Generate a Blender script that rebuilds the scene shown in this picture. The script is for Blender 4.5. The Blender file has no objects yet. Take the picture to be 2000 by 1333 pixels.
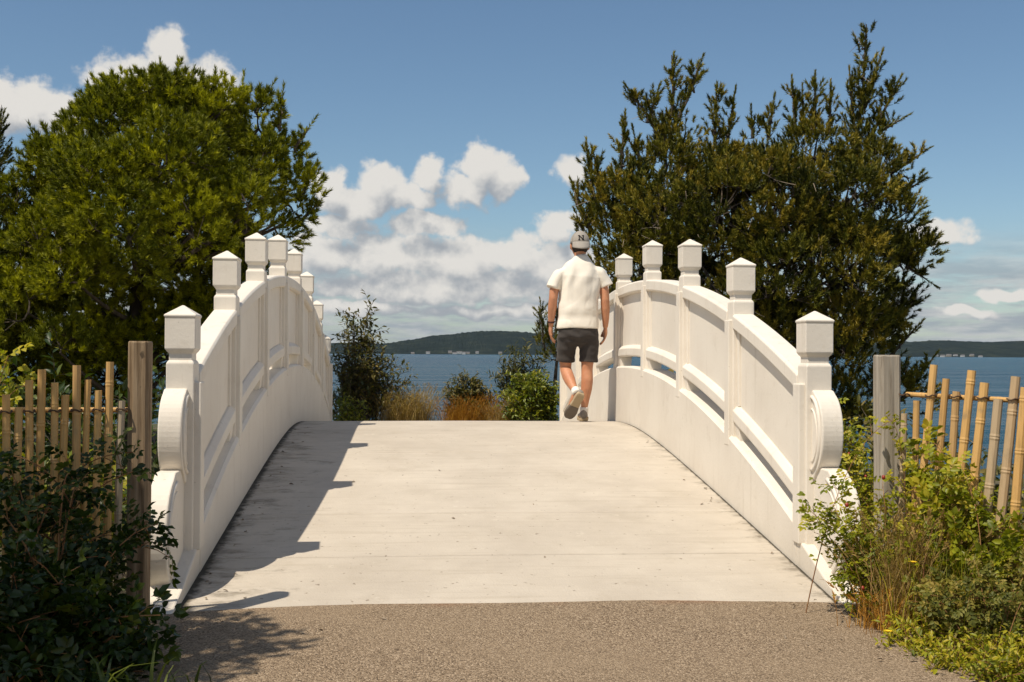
import bpy, bmesh, math, random
import numpy as np
from mathutils import Vector, Matrix, noise as mnoise

random.seed(7)
RNG = np.random.default_rng(11)
SC = bpy.context.scene
COL = SC.collection
rad = math.radians

# ------------------------------------------------------------------ camera
CZ = 1.12                                   # eye height over the path
YAW, PITCH, ROLL = .0896, .0107, .0056
cam_d = bpy.data.cameras.new('camera')
cam = bpy.data.objects.new('camera', cam_d)
COL.objects.link(cam)
cam_d.sensor_fit = 'HORIZONTAL'
cam_d.sensor_width = 36.0
cam_d.lens = 36.0 * 2200 / 2000
cam_d.clip_start = .05
cam_d.clip_end = 40000
_F = Vector((math.sin(YAW) * math.cos(PITCH), math.cos(YAW) * math.cos(PITCH), math.sin(PITCH)))
_R = Vector((math.cos(YAW), -math.sin(YAW), 0))
_U = _R.cross(_F)
_R2 = _R * math.cos(ROLL) + _U * math.sin(ROLL)
_U2 = -_R * math.sin(ROLL) + _U * math.cos(ROLL)
cam.matrix_world = Matrix(((_R2.x, _U2.x, -_F.x, 0), (_R2.y, _U2.y, -_F.y, 0), (_R2.z, _U2.z, -_F.z, CZ), (0, 0, 0, 1)))
SC.camera = cam


def at(x, y, Y):
    """world point at distance Y along the bridge axis seen at photo pixel (x, y) - a surveying aid"""
    r = _F + _R2 * ((x - 1000) / 2200) - _U2 * ((y - 666.5) / 2200)
    k = Y / r.y
    return np.array((r.x * k, Y, r.z * k + CZ))


# ------------------------------------------------------------------ light and sky
SUN_DIR = Vector((.465, .36, -1.0)).normalized()      # travel direction of the light
EXPOSURE = 0.0
sun_d = bpy.data.lights.new('sun', 'SUN')
sun_d.energy = 5.0
sun_d.angle = rad(.53)
sun_d.color = (1.0, .895, .745)
sun = bpy.data.objects.new('sun', sun_d)
COL.objects.link(sun)
sun.rotation_euler = SUN_DIR.to_track_quat('-Z', 'Y').to_euler()
sun.location = (-20, -15, 40)
ELEV = math.asin(-SUN_DIR.z)
AZ = math.atan2(-SUN_DIR.x, -SUN_DIR.y)               # clockwise from +Y

world = bpy.data.worlds.new('World')
SC.world = world
world.use_nodes = True
WT = world.node_tree
WT.nodes.clear()


class NB:
    """small node-tree helper"""

    def __init__(s, tree):
        s.t = tree

    def n(s, typ, **kw):
        nd = s.t.nodes.new(typ)
        for k, v in kw.items():
            setattr(nd, k, v)
        return nd

    def put(s, sock, v):
        if hasattr(v, 'is_linked') or isinstance(v, bpy.types.NodeSocket):
            s.t.links.new(v, sock)
        elif v is not None:
            sock.default_value = v

    def m(s, op, a, b=None, c=None, clamp=False):
        nd = s.n('ShaderNodeMath', operation=op, use_clamp=clamp)
        s.put(nd.inputs[0], a)
        if b is not None: s.put(nd.inputs[1], b)
        if c is not None: s.put(nd.inputs[2], c)
        return nd.outputs[0]

    def v(s, op, a, b=None, c=None):
        nd = s.n('ShaderNodeVectorMath', operation=op)
        s.put(nd.inputs[0], a)
        if b is not None: s.put(nd.inputs[1], b)
        if c is not None: s.put(nd.inputs[2], c)
        return nd.outputs['Value'] if op in ('LENGTH', 'DOT_PRODUCT', 'DISTANCE') else nd.outputs[0]

    def xyz(s, x, y, z):
        nd = s.n('ShaderNodeCombineXYZ')
        for i, q in enumerate((x, y, z)): s.put(nd.inputs[i], q)
        return nd.outputs[0]

    def sep(s, v):
        nd = s.n('ShaderNodeSeparateXYZ')
        s.put(nd.inputs[0], v)
        return nd.outputs

    def noise(s, vec, scale=1., detail=4., rough=.5, color=False, dist=0., lac=2.):
        nd = s.n('ShaderNodeTexNoise')
        if vec is not None: s.put(nd.inputs['Vector'], vec)
        nd.inputs['Scale'].default_value = scale
        nd.inputs['Detail'].default_value = detail
        nd.inputs['Roughness'].default_value = rough
        nd.inputs['Lacunarity'].default_value = lac
        nd.inputs['Distortion'].default_value = dist
        return nd.outputs['Color'] if color else nd.outputs['Fac']

    def ramp(s, f, stops, interp='LINEAR'):
        nd = s.n('ShaderNodeValToRGB')
        nd.color_ramp.interpolation = interp
        e = nd.color_ramp.elements
        while len(e) > 1: e.remove(e[0])
        for i, (p, c) in enumerate(stops):
            q = e[0] if i == 0 else e.new(p)
            q.position = p
            c = (c, c, c) if isinstance(c, (int, float)) else c
            q.color = (*c[:3], 1)
        s.put(nd.inputs[0], f)
        return nd.outputs[0]

    def mix(s, f, a, b, mode='MIX'):
        nd = s.n('ShaderNodeMix', data_type='RGBA', blend_type=mode)
        s.put(nd.inputs[0], f)
        for sock, q in ((nd.inputs[6], a), (nd.inputs[7], b)):
            if isinstance(q, (tuple, list)): q = (*q[:3], 1)
            s.put(sock, q)
        return nd.outputs[2]

    def smooth(s, x, a, b):
        nd = s.n('ShaderNodeMapRange', interpolation_type='SMOOTHSTEP')
        s.put(nd.inputs[0], x)
        nd.inputs[1].default_value = a
        nd.inputs[2].default_value = b
        return nd.outputs[0]


# cumulus puffs: photo x, y, half width, half height
PUFFS = [(325, 118, 52, 60), (250, 170, 85, 62), (390, 180, 85, 70),
         (30, 205, 115, 60), (110, 232, 70, 46),
         (945, 322, 58, 56), (985, 352, 44, 46), (915, 372, 60, 36),
         (840, 340, 44, 34), (740, 358, 54, 44), (690, 396, 84, 40), (795, 386, 74, 32), (645, 372, 44, 44),
         (835, 440, 92, 30), (660, 438, 84, 28),
         (640, 492, 110, 42), (760, 500, 140, 54), (900, 505, 120, 52), (1010, 500, 80, 48),
         (1092, 445, 46, 40), (1085, 520, 100, 52), (860, 562, 330, 38), (700, 606, 170, 16), (960, 612, 180, 15),
         (1835, 458, 66, 26), (1885, 612, 60, 13), (1975, 572, 66, 13), (1125, 338, 38, 36)]


def px_ang(x, y):
    p = at(x, y, 1000.)
    d = Vector((p[0], p[1], p[2] - CZ)).normalized()
    return math.atan2(d.x, d.y), math.asin(d.z)


def cloud_group():
    g = bpy.data.node_groups.new('cloud_density', 'ShaderNodeTree')
    g.interface.new_socket('P', in_out='INPUT', socket_type='NodeSocketVector')
    g.interface.new_socket('D', in_out='OUTPUT', socket_type='NodeSocketFloat')
    b = NB(g)
    gi = b.n('NodeGroupInput')
    go = b.n('NodeGroupOutput')
    P = gi.outputs[0]
    w = b.v('MULTIPLY_ADD', b.noise(P, 34., 2., .5, color=True), (.034, .026, 0.), (-.017, -.013, 0.))
    Q = b.v('ADD', P, w)
    acc = None
    for (x, y, rx, ry) in PUFFS:
        u, v = px_ang(x, y)
        ix, iy = 2200 / rx, 2200 / ry
        l = b.v('LENGTH', b.v('MULTIPLY_ADD', Q, (ix, iy, 0), (-u * ix, -v * iy, 0)))
        acc = l if acc is None else b.m('MINIMUM', acc, l)
    acc = b.m('SUBTRACT', 1., acc)
    # unseen cumulus beyond the view, its cover raised to brighten and warm the fill
    sx = b.sep(P)
    far = b.smooth(b.m('ABSOLUTE', b.m('SUBTRACT', sx[0], .05)), .52, .72)
    gen = b.m('MULTIPLY_ADD', b.noise(b.v('MULTIPLY', P, (1., 2.0, 1.)), 5., 2., .5), 4.5, -1.95)
    gen = b.m('SUBTRACT', gen, b.m('MULTIPLY', sx[1], .55))
    acc = b.m('MAXIMUM', acc, b.m('MULTIPLY_ADD', b.m('SUBTRACT', 1., far), -4., gen))
    f1 = b.noise(P, 62., 6., .60)
    acc = b.m('MULTIPLY_ADD', f1, 1.15, b.m('SUBTRACT', acc, .575))
    b.put(go.inputs[0], acc)
    return g


def build_world():
    b = NB(WT)
    sky = b.n('ShaderNodeTexSky', sky_type='NISHITA')
    sky.sun_disc = False
    sky.sun_elevation = ELEV
    sky.sun_rotation = AZ
    sky.altitude = 0
    sky.air_density = 1.0
    sky.dust_density = .5
    sky.ozone_density = 1.6
    tc = b.n('ShaderNodeTexCoord')
    d = b.v('NORMALIZE', tc.outputs['Generated'])
    s = b.sep(d)
    u = b.m('ARCTAN2', s[0], s[1])
    v = b.m('ARCSINE', s[2])
    P = b.xyz(u, v, 0.)
    g = cloud_group()

    def dens(off):
        nd = b.n('ShaderNodeGroup')
        nd.node_tree = g
        b.put(nd.inputs[0], b.v('ADD', P, off) if off else P)
        return nd.outputs[0]
    d0 = dens(None)
    d1 = dens((-.008, .022, 0))
    alpha = b.m('MULTIPLY', b.smooth(d0, -.07, .36), .97)
    lit = b.m('MULTIPLY_ADD', b.m('SUBTRACT', d0, d1), .72, .53, clamp=True)
    lit = b.smooth(lit, .08, .95)
    ccol = b.mix(lit, CLOUD_DARK, CLOUD_LIT)
    # thin streaks low over the sea
    st = b.noise(b.v('MULTIPLY', P, (11., 75., 1.)), 1., 5., .62)
    band = b.m('MULTIPLY', b.smooth(v, -.004, .012), b.m('SUBTRACT', 1., b.smooth(v, .045, .12)))
    sta = b.m('MULTIPLY', b.smooth(st, .30, .60), b.m('MULTIPLY', band, .92))
    c = b.mix(1., sky.outputs[0], SKY_TINT, 'MULTIPLY')
    c = b.mix(sta, c, b.mix(b.smooth(b.noise(b.v('MULTIPLY', P, (18., 95., 1.)), 1., 4., .6), .38, .68), STREAK[0], STREAK[1]))
    c = b.mix(alpha, c, ccol)
    bg = b.n('ShaderNodeBackground')
    bg.inputs['Strength'].default_value = SKY_STRENGTH
    b.put(bg.inputs['Color'], c)
    out = b.n('ShaderNodeOutputWorld')
    b.put(out.inputs[0], bg.outputs[0])


SKY_STRENGTH = .085
SKY_TINT = (.98, 1.10, 1.14)
CLOUD_DARK, CLOUD_LIT = (4.2, 4.5, 4.9), (9.1, 8.75, 8.2)
STREAK = ((3.9, 4.35, 4.9), (6.6, 6.6, 6.6))
build_world()
world.cycles.sampling_method = 'MANUAL'
world.cycles.sample_map_resolution = 512
SC.view_settings.view_transform = 'Standard'
SC.view_settings.look = 'None'
SC.view_settings.exposure = EXPOSURE
SC.view_settings.gamma = 1.0
SC.view_settings.use_curve_mapping = False
SC.render.engine = 'CYCLES'
SC.cycles.use_denoising = True
SC.cycles.max_bounces = 8
SC.cycles.diffuse_bounces = 4
SC.cycles.transmission_bounces = 4
SC.cycles.transparent_max_bounces = 8
SC.cycles.volume_bounces = 0
SC.cycles.caustics_reflective = False
SC.cycles.caustics_refractive = False


# ------------------------------------------------------------------ materials
def material(name):
    m = bpy.data.materials.new(name)
    m.use_nodes = True
    t = m.node_tree
    t.nodes.clear()
    b = NB(t)
    out = b.n('ShaderNodeOutputMaterial')
    p = b.n('ShaderNodeBsdfPrincipled')
    t.links.new(p.outputs[0], out.inputs[0])
    return m, b, p, out


def bump(b, p, h, strength, dist):
    n = b.n('ShaderNodeBump')
    n.inputs['Strength'].default_value = strength
    n.inputs['Distance'].default_value = dist
    b.put(n.inputs['Height'], h)
    b.put(p.inputs['Normal'], n.outputs[0])


def pos(b):
    return b.n('ShaderNodeNewGeometry').outputs['Position']


def mat_paint():
    m, b, p, o = material('white_painted_concrete')
    P = pos(b)
    n1 = b.noise(P, 2.2, 5., .6)
    n2 = b.noise(P, 14., 4., .6)
    c = b.ramp(n1, [(.3, (.69, .635, .555)), (.62, (.75, .70, .62))])
    # thin rain streaks, brushy patches where the coat has worn, specks of lichen
    st = b.noise(b.v('MULTIPLY', P, (14., 14., 1.1)), 1., 5., .65)
    c = b.mix(b.m('MULTIPLY', b.smooth(st, .54, .78), .34), c, (.47, .41, .32))
    wp = b.noise(P, 5.5, 6., .7)
    c = b.mix(b.m('MULTIPLY', b.smooth(wp, .56, .70), .28), c, (.55, .49, .40))
    c = b.mix(b.m('MULTIPLY', b.smooth(b.noise(P, 70., 3., .6), .66, .76), .55), c, (.34, .30, .22))
    sp = b.smooth(b.noise(b.v('MULTIPLY', P, (26., 26., 9.)), 1., 4., .62), .69, .75)
    c = b.mix(b.m('MULTIPLY', sp, .5), c, (.26, .23, .17))
    # splash dirt and green film on the foot of the walls
    z = b.sep(P)
    ft = b.m('SUBTRACT', 1., b.smooth(b.m('ADD', z[2], b.m('MULTIPLY', b.m('SUBTRACT', wp, .5), .25)), .02, .34))
    c = b.mix(b.m('MULTIPLY', ft, .22), c, (.36, .32, .23))
    b.put(p.inputs['Base Color'], c)
    p.inputs['Roughness'].default_value = .62
    p.inputs['Specular IOR Level'].default_value = .3
    h = b.m('ADD', b.m('MULTIPLY', n2, .5), b.noise(P, 60., 3., .5))
    bump(b, p, h, .22, .004)
    return m


def mat_deck():
    m, b, p, o = material('brushed_concrete')
    P = pos(b)
    s = b.sep(P)
    c = b.ramp(b.noise(P, 1.6, 7., .66), [(.28, (.44, .39, .325)), (.7, (.565, .51, .43))])
    oi = b.n('ShaderNodeObjectInfo')
    c = b.mix(b.m('MULTIPLY', oi.outputs['Random'], .16), c, (.40, .345, .27))
    bl = b.noise(P, 4.5, 6., .68)
    c = b.mix(b.m('MULTIPLY', b.smooth(bl, .50, .72), .30), c, (.36, .31, .235))
    c = b.mix(b.m('MULTIPLY', b.smooth(b.noise(P, 9., 5., .7), .58, .74), .40), c, (.66, .61, .53))
    br = b.noise(b.v('MULTIPLY', P, (1.6, 26., 1.)), 1., 5., .6)           # broom strokes run across
    c = b.mix(b.m('MULTIPLY', b.smooth(br, .50, .74), .30), c, (.34, .29, .22))
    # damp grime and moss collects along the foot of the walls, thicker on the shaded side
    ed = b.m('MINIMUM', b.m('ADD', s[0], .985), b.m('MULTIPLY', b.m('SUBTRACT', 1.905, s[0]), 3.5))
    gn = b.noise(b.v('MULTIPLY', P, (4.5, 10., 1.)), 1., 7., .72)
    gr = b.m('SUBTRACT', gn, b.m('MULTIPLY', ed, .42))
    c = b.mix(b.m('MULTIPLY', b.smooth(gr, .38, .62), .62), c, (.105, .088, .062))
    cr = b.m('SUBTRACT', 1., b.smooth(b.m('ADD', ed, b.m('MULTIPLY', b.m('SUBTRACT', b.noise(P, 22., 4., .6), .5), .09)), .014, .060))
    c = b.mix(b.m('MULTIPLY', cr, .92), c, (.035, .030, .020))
    # pits
    pit = b.smooth(b.noise(P, 30., 3., .55), .665, .74)
    c = b.mix(b.m('MULTIPLY', pit, .7), c, (.18, .14, .10))
    c = b.mix(b.m('MULTIPLY', b.smooth(b.noise(P, 7., 5., .7), .60, .78), .25), c, (.33, .26, .17))
    b.put(p.inputs['Base Color'], c)
    p.inputs['Roughness'].default_value = .85
    p.inputs['Specular IOR Level'].default_value = .25
    h = b.m('ADD', b.m('MULTIPLY', br, .8), b.noise(P, 90., 3., .6))
    h = b.m('SUBTRACT', h, b.m('MULTIPLY', pit, .8))
    bump(b, p, h, .35, .006)
    return m


def mat_asphalt():
    m, b, p, o = material('weathered_asphalt')
    P = pos(b)
    v = b.n('ShaderNodeTexVoronoi')
    b.put(v.inputs['Vector'], P)
    v.inputs['Scale'].default_value = 185.
    c = b.ramp(b.sep(v.outputs['Color'])[0], [(0., (.085, .058, .036)), (.35, (.225, .162, .104)), (.75, (.335, .25, .165)), (1., (.52, .41, .29))])
    c = b.mix(b.smooth(b.noise(P, 1.4, 5., .6), .35, .72), c, b.mix(.5, c, (.32, .24, .158)))
    c = b.mix(b.m('MULTIPLY', b.smooth(b.noise(P, 6., 5., .65), .55, .75), .35), c, (.13, .095, .06))
    s = b.sep(P)
    # rusty sand swept against the slab
    ry = b.m('SUBTRACT', 1., b.smooth(b.m('SUBTRACT', 4.99, s[1]), .0, .16))
    rn = b.smooth(b.noise(P, 2.6, 4., .6), .46, .66)
    c = b.mix(b.m('MULTIPLY', b.m('MULTIPLY', ry, rn), .55), c, (.26, .12, .06))
    b.put(p.inputs['Base Color'], c)
    p.inputs['Roughness'].default_value = .9
    p.inputs['Specular IOR Level'].default_value = .2
    h = b.m('ADD', b.m('MULTIPLY', v.outputs['Distance'], -1.2), b.noise(P, 60., 4., .6))
    bump(b, p, h, .7, .008)
    return m


def mat_soil():
    m, b, p, o = material('dry_soil_and_litter')
    P = pos(b)
    c = b.ramp(b.noise(P, 3., 7., .65), [(.3, (.045, .038, .018)), (.5, (.09, .075, .035)), (.7, (.16, .125, .065))])
    c = b.mix(b.smooth(b.noise(P, .8, 4., .6), .45, .65), c, (.06, .07, .022))
    b.put(p.inputs['Base Color'], c)
    p.inputs['Roughness'].default_value = .95
    bump(b, p, b.noise(P, 25., 6., .7), .8, .04)
    return m


def mat_sea():
    m, b, p, o = material('sea_water')
    P = pos(b)
    w2 = b.noise(b.v('MULTIPLY', P, (.05, .16, 1.)), 1., 5., .62)
    c = b.mix(b.smooth(b.noise(b.v('MULTIPLY', P, (.003, .0012, 1.)), 1., 3., .5), .4, .65), (.009, .066, .125), (.014, .084, .142))
    b.put(p.inputs['Base Color'], c)
    p.inputs['Roughness'].default_value = .22
    p.inputs['IOR'].default_value = 1.33
    p.inputs['Specular IOR Level'].default_value = .09
    w1 = b.noise(b.v('MULTIPLY', P, (.45, 1.1, 1.)), 1., 5., .62)
    w3 = b.noise(b.v('MULTIPLY', P, (.006, .02, 1.)), 1., 4., .6)
    h = b.m('ADD', b.m('MULTIPLY', w2, 4.), b.m('ADD', w1, b.m('MULTIPLY', w3, 30.)))
    bump(b, p, h, 1., 2.6)
    return m


def mat_hills():
    m, b, p, o = material('wooded_hillside')
    P = pos(b)
    n = b.noise(b.v('MULTIPLY', P, (.012, .012, .03)), 1., 6., .7)
    c = b.ramp(n, [(.35, (.004, .008, .007)), (.52, (.010, .016, .012)), (.7, (.030, .036, .022))])
    b.put(p.inputs['Base Color'], c)
    p.inputs['Roughness'].default_value = 1.
    p.inputs['Specular IOR Level'].default_value = 0.
    return m


def mat_leaf(name, c0, c1, c2, trans=.35, rough=.5, spec=.35):
    """leaf colour runs c0 > c1 > c2 with the per-face attribute tint and the object's own random number"""
    m, b, p, o = material(name)
    a = b.n('ShaderNodeAttribute', attribute_name='tint')
    oi = b.n('ShaderNodeObjectInfo')
    f = b.m('FRACT', b.m('ADD', a.outputs['Fac'], b.m('MULTIPLY', oi.outputs['Random'], .35)))
    f = b.m('ABSOLUTE', b.m('SUBTRACT', b.m('MULTIPLY', f, 2.), 1.))
    c = b.ramp(f, [(0., c0), (.55, c1), (1., c2)])
    b.put(p.inputs['Base Color'], c)
    p.inputs['Roughness'].default_value = rough
    p.inputs['Specular IOR Level'].default_value = spec
    tr = b.n('ShaderNodeBsdfTranslucent')
    b.put(tr.inputs[0], b.mix(1., c, (1.25, 1.35, .55), 'MULTIPLY'))
    mx = b.n('ShaderNodeMixShader')
    mx.inputs[0].default_value = trans
    b.t.links.new(p.outputs[0], mx.inputs[1])
    b.t.links.new(tr.outputs[0], mx.inputs[2])
    b.t.links.new(mx.outputs[0], o.inputs[0])
    return m


def mat_bark(name, a, c, sc=14.):
    m, b, p, o = material(name)
    P = pos(b)
    n = b.noise(b.v('MULTIPLY', P, (1., 1., .35)), sc, 6., .7)
    b.put(p.inputs['Base Color'], b.ramp(n, [(.35, a), (.65, c)]))
    p.inputs['Roughness'].default_value = .9
    bump(b, p, n, .8, .01)
    return m


def mat_timber(name, ca, cb, cc):
    m, b, p, o = material(name)
    P = pos(b)
    g = b.noise(b.v('MULTIPLY', P, (48., 48., 2.4)), 1., 5., .65, dist=.4)
    w = b.noise(b.v('MULTIPLY', P, (5., 5., 1.2)), 1., 5., .6)
    c = b.ramp(g, [(.25, cc), (.42, ca), (.68, cb)])
    c = b.mix(b.m('MULTIPLY', b.smooth(w, .52, .74), .45), c, cc)
    k = b.smooth(b.noise(b.v('MULTIPLY', P, (20., 20., 12.)), 1., 3., .5), .68, .74)
    c = b.mix(b.m('MULTIPLY', k, .7), c, (.035, .026, .018))
    b.put(p.inputs['Base Color'], c)
    p.inputs['Roughness'].default_value = .85
    p.inputs['Specular IOR Level'].default_value = .2
    bump(b, p, g, .7, .006)
    return m


def mat_bamboo():
    m, b, p, o = material('dried_bamboo')
    P = pos(b)
    oi = b.n('ShaderNodeObjectInfo')
    g = b.noise(b.v('MULTIPLY', P, (90., 90., 3.)), 1., 4., .6)
    base = b.ramp(oi.outputs['Random'], [(0., (.54, .31, .10)), (.35, (.64, .40, .15)), (.70, (.50, .30, .11)), (.90, (.44, .36, .25)), (1., (.60, .40, .17))])
    c = b.mix(b.m('MULTIPLY', b.smooth(g, .45, .75), .5), base, b.mix(.55, base, (.10, .06, .03)))
    w = b.noise(P, 11., 5., .65)
    c = b.mix(b.m('MULTIPLY', b.smooth(w, .55, .74), .5), c, (.22, .17, .11))
    b.put(p.inputs['Base Color'], c)
    p.inputs['Roughness'].default_value = .45
    p.inputs['Specular IOR Level'].default_value = .4
    bump(b, p, g, .3, .002)
    return m


def mat_cloth(name, c0, c1, sc=40., br=.25):
    m, b, p, o = material(name)
    tc = b.n('ShaderNodeTexCoord')
    P = tc.outputs['Object']
    n = b.noise(P, sc, 4., .6)
    b.put(p.inputs['Base Color'], b.mix(n, c0, c1))
    p.inputs['Roughness'].default_value = .85
    p.inputs['Specular IOR Level'].default_value = .15
    p.inputs['Sheen Weight'].default_value = .1
    bump(b, p, b.noise(P, sc * 8, 3., .6), br, .002)
    return m


def mat_skin():
    m, b, p, o = material('warm_skin')  # the skin's own warm tone, slightly mottled
    P = b.n('ShaderNodeTexCoord').outputs['Object']
    b.put(p.inputs['Base Color'], b.ramp(b.noise(P, 9., 4., .6), [(.3, (.46, .20, .105)), (.7, (.56, .27, .15))]))
    p.inputs['Roughness'].default_value = .5
    p.inputs['Subsurface Weight'].default_value = .12
    p.inputs['Subsurface Radius'].default_value = (.012, .005, .003)
    p.inputs['Subsurface Scale'].default_value = .6
    return m


def mat_plain(name, c, rough=.7, n=.15, sc=30., spec=.3):
    m, b, p, o = material(name)
    P = b.n('ShaderNodeTexCoord').outputs['Object']
    d = tuple(x * (1 - n) for x in c)
    b.put(p.inputs['Base Color'], b.mix(b.noise(P, sc, 4., .6), c, d))
    p.inputs['Roughness'].default_value = rough
    p.inputs['Specular IOR Level'].default_value = spec
    return m


M = dict(
    paint=mat_paint(), deck=mat_deck(), asphalt=mat_asphalt(), soil=mat_soil(), sea=mat_sea(), hills=mat_hills(),
    pine_a=mat_leaf('pine_needles_golden_green', (.075, .095, .006), (.46, .45, .012), (.78, .68, .026), .16, .55, .25),
    pine_b=mat_leaf('pine_needles_dark_green', (.026, .036, .006), (.155, .152, .014), (.36, .27, .032), .10, .55, .25),
    rose_shade=mat_leaf('rose_leaves_green_shade_tone', (.014, .030, .005), (.036, .064, .010), (.12, .145, .018), .28, .42, .4),  # leaf green darkened to stand for shade, last tone raised for highlights
    rose_sun=mat_leaf('rose_leaves_yellow_green_sun_tone', (.11, .135, .009), (.27, .285, .012), (.45, .36, .028), .36, .45, .35),  # sunny counterpart: yellow green with the sun's brightness put into the colour
    leaf_olive=mat_leaf('small_olive_leaves', (.040, .048, .014), (.095, .098, .022), (.19, .145, .04), .25, .5, .35),
    leaf_bright=mat_leaf('glossy_bright_leaves', (.075, .11, .012), (.19, .22, .020), (.33, .29, .03), .35, .4, .45),
    leaf_sage=mat_leaf('grey_green_leaves', (.075, .088, .016), (.175, .170, .028), (.32, .24, .05), .3, .55, .3),
    straw=mat_leaf('dry_straw_grass', (.24, .155, .05), (.42, .29, .11), (.56, .42, .19), .35, .7, .15),
    rust=mat_leaf('rust_coloured_grass', (.26, .115, .022), (.46, .225, .04), (.58, .34, .08), .35, .7, .15),
    bark=mat_bark('pine_bark', (.035, .026, .020), (.11, .085, .062)),
    twig=mat_bark('dry_twig_bark', (.16, .12, .085), (.32, .26, .19), 30.),
    cane=mat_bark('reddish_cane', (.16, .055, .022), (.34, .19, .07), 30.),
    post_l=mat_timber('brown_weathered_timber', (.21, .145, .085), (.36, .27, .175), (.07, .042, .024)),
    post_r=mat_timber('grey_weathered_timber', (.29, .255, .205), (.41, .37, .31), (.13, .10, .075)),
    bamboo=mat_bamboo(), lash=mat_plain('dark_lashing_wire', (.10, .06, .035), .8),
    skin=mat_skin(), shirt=mat_cloth('cream_cotton_jersey', (.82, .77, .68), (.75, .70, .61), 25.),
    shorts=mat_cloth('charcoal_cotton_twill', (.060, .052, .048), (.038, .034, .032), 30.),
    cap=mat_cloth('grey_cap_twill', (.36, .33, .29), (.29, .265, .235), 60.),
    emblem=mat_plain('black_embroidery', (.015, .014, .014), .8), hair=mat_plain('dark_brown_hair', (.030, .018, .012), .6, .5, 80.),
    knit=mat_cloth('pale_shoe_knit', (.33, .29, .25), (.20, .18, .155), 120., .4), sole=mat_plain('grey_brown_rubber', (.15, .125, .10), .8),
    sole_tan=mat_plain('tan_rubber', (.42, .33, .21), .8), sock=mat_cloth('white_sock', (.82, .79, .74), (.7, .67, .62), 90.),
    band=mat_plain('dark_red_brown_strap', (.055, .016, .012), .6),
    wall_white=mat_plain('white_house_wall', (.72, .70, .66), .8, .1, .2), wall_tan=mat_plain('tan_house_wall', (.42, .36, .28), .8, .1, .2),
    roof=mat_plain('grey_roof_shingle', (.16, .15, .15), .8, .2, .3), glass=mat_plain('dark_window_glass', (.03, .035, .04), .15, .1, 1.),
    hip=mat_plain('red_rose_hip', (.30, .035, .014), .4, .3, 20., .5), yellow=mat_plain('yellow_petal', (.75, .52, .02), .6, .1),
)


# ------------------------------------------------------------------ object helpers
def tag(o, label=None, cat=None, group=None, kind=None):
    if label: o['label'] = label
    if cat: o['category'] = cat
    if group: o['group'] = group
    if kind: o['kind'] = kind
    return o


def empty(name, loc, label, cat, group=None):
    o = bpy.data.objects.new(name, None)
    COL.objects.link(o)
    o.location = loc
    o.empty_display_size = .2
    return tag(o, label, cat, group)


def link(name, me, mat=None, parent=None, loc=None):
    o = bpy.data.objects.new(name, me)
    COL.objects.link(o)
    if mat is not None and not me.materials: me.materials.append(mat)
    if parent is not None:
        o.parent = parent
        base = Vector((0, 0, 0))
        q = parent
        while q is not None:
            base += q.location
            q = q.parent
        if loc is None: o.location = -base          # mesh is given in world coordinates
        else: o.location = Vector(loc) - base
    elif loc is not None:
        o.location = loc
    return o


def np_mesh(name, V, F, tint=None, smooth=False):
    """V (n,3); F (m,3) or (m,4) index array"""
    V = np.asarray(V, np.float32)
    F = np.asarray(F, np.int32)
    me = bpy.data.meshes.new(name)
    me.vertices.add(len(V))
    me.vertices.foreach_set('co', V.ravel())
    k = F.shape[1]
    me.loops.add(F.size)
    me.loops.foreach_set('vertex_index', F.ravel())
    me.polygons.add(len(F))
    me.polygons.foreach_set('loop_start', np.arange(0, F.size, k, dtype=np.int32))
    if smooth: me.polygons.foreach_set('use_smooth', np.ones(len(F), bool))
    if tint is not None:
        a = me.attributes.new('tint', 'FLOAT', 'FACE')
        a.data.foreach_set('value', np.asarray(tint, np.float32))
    me.update(calc_edges=True)
    me.validate()
    return me


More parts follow.
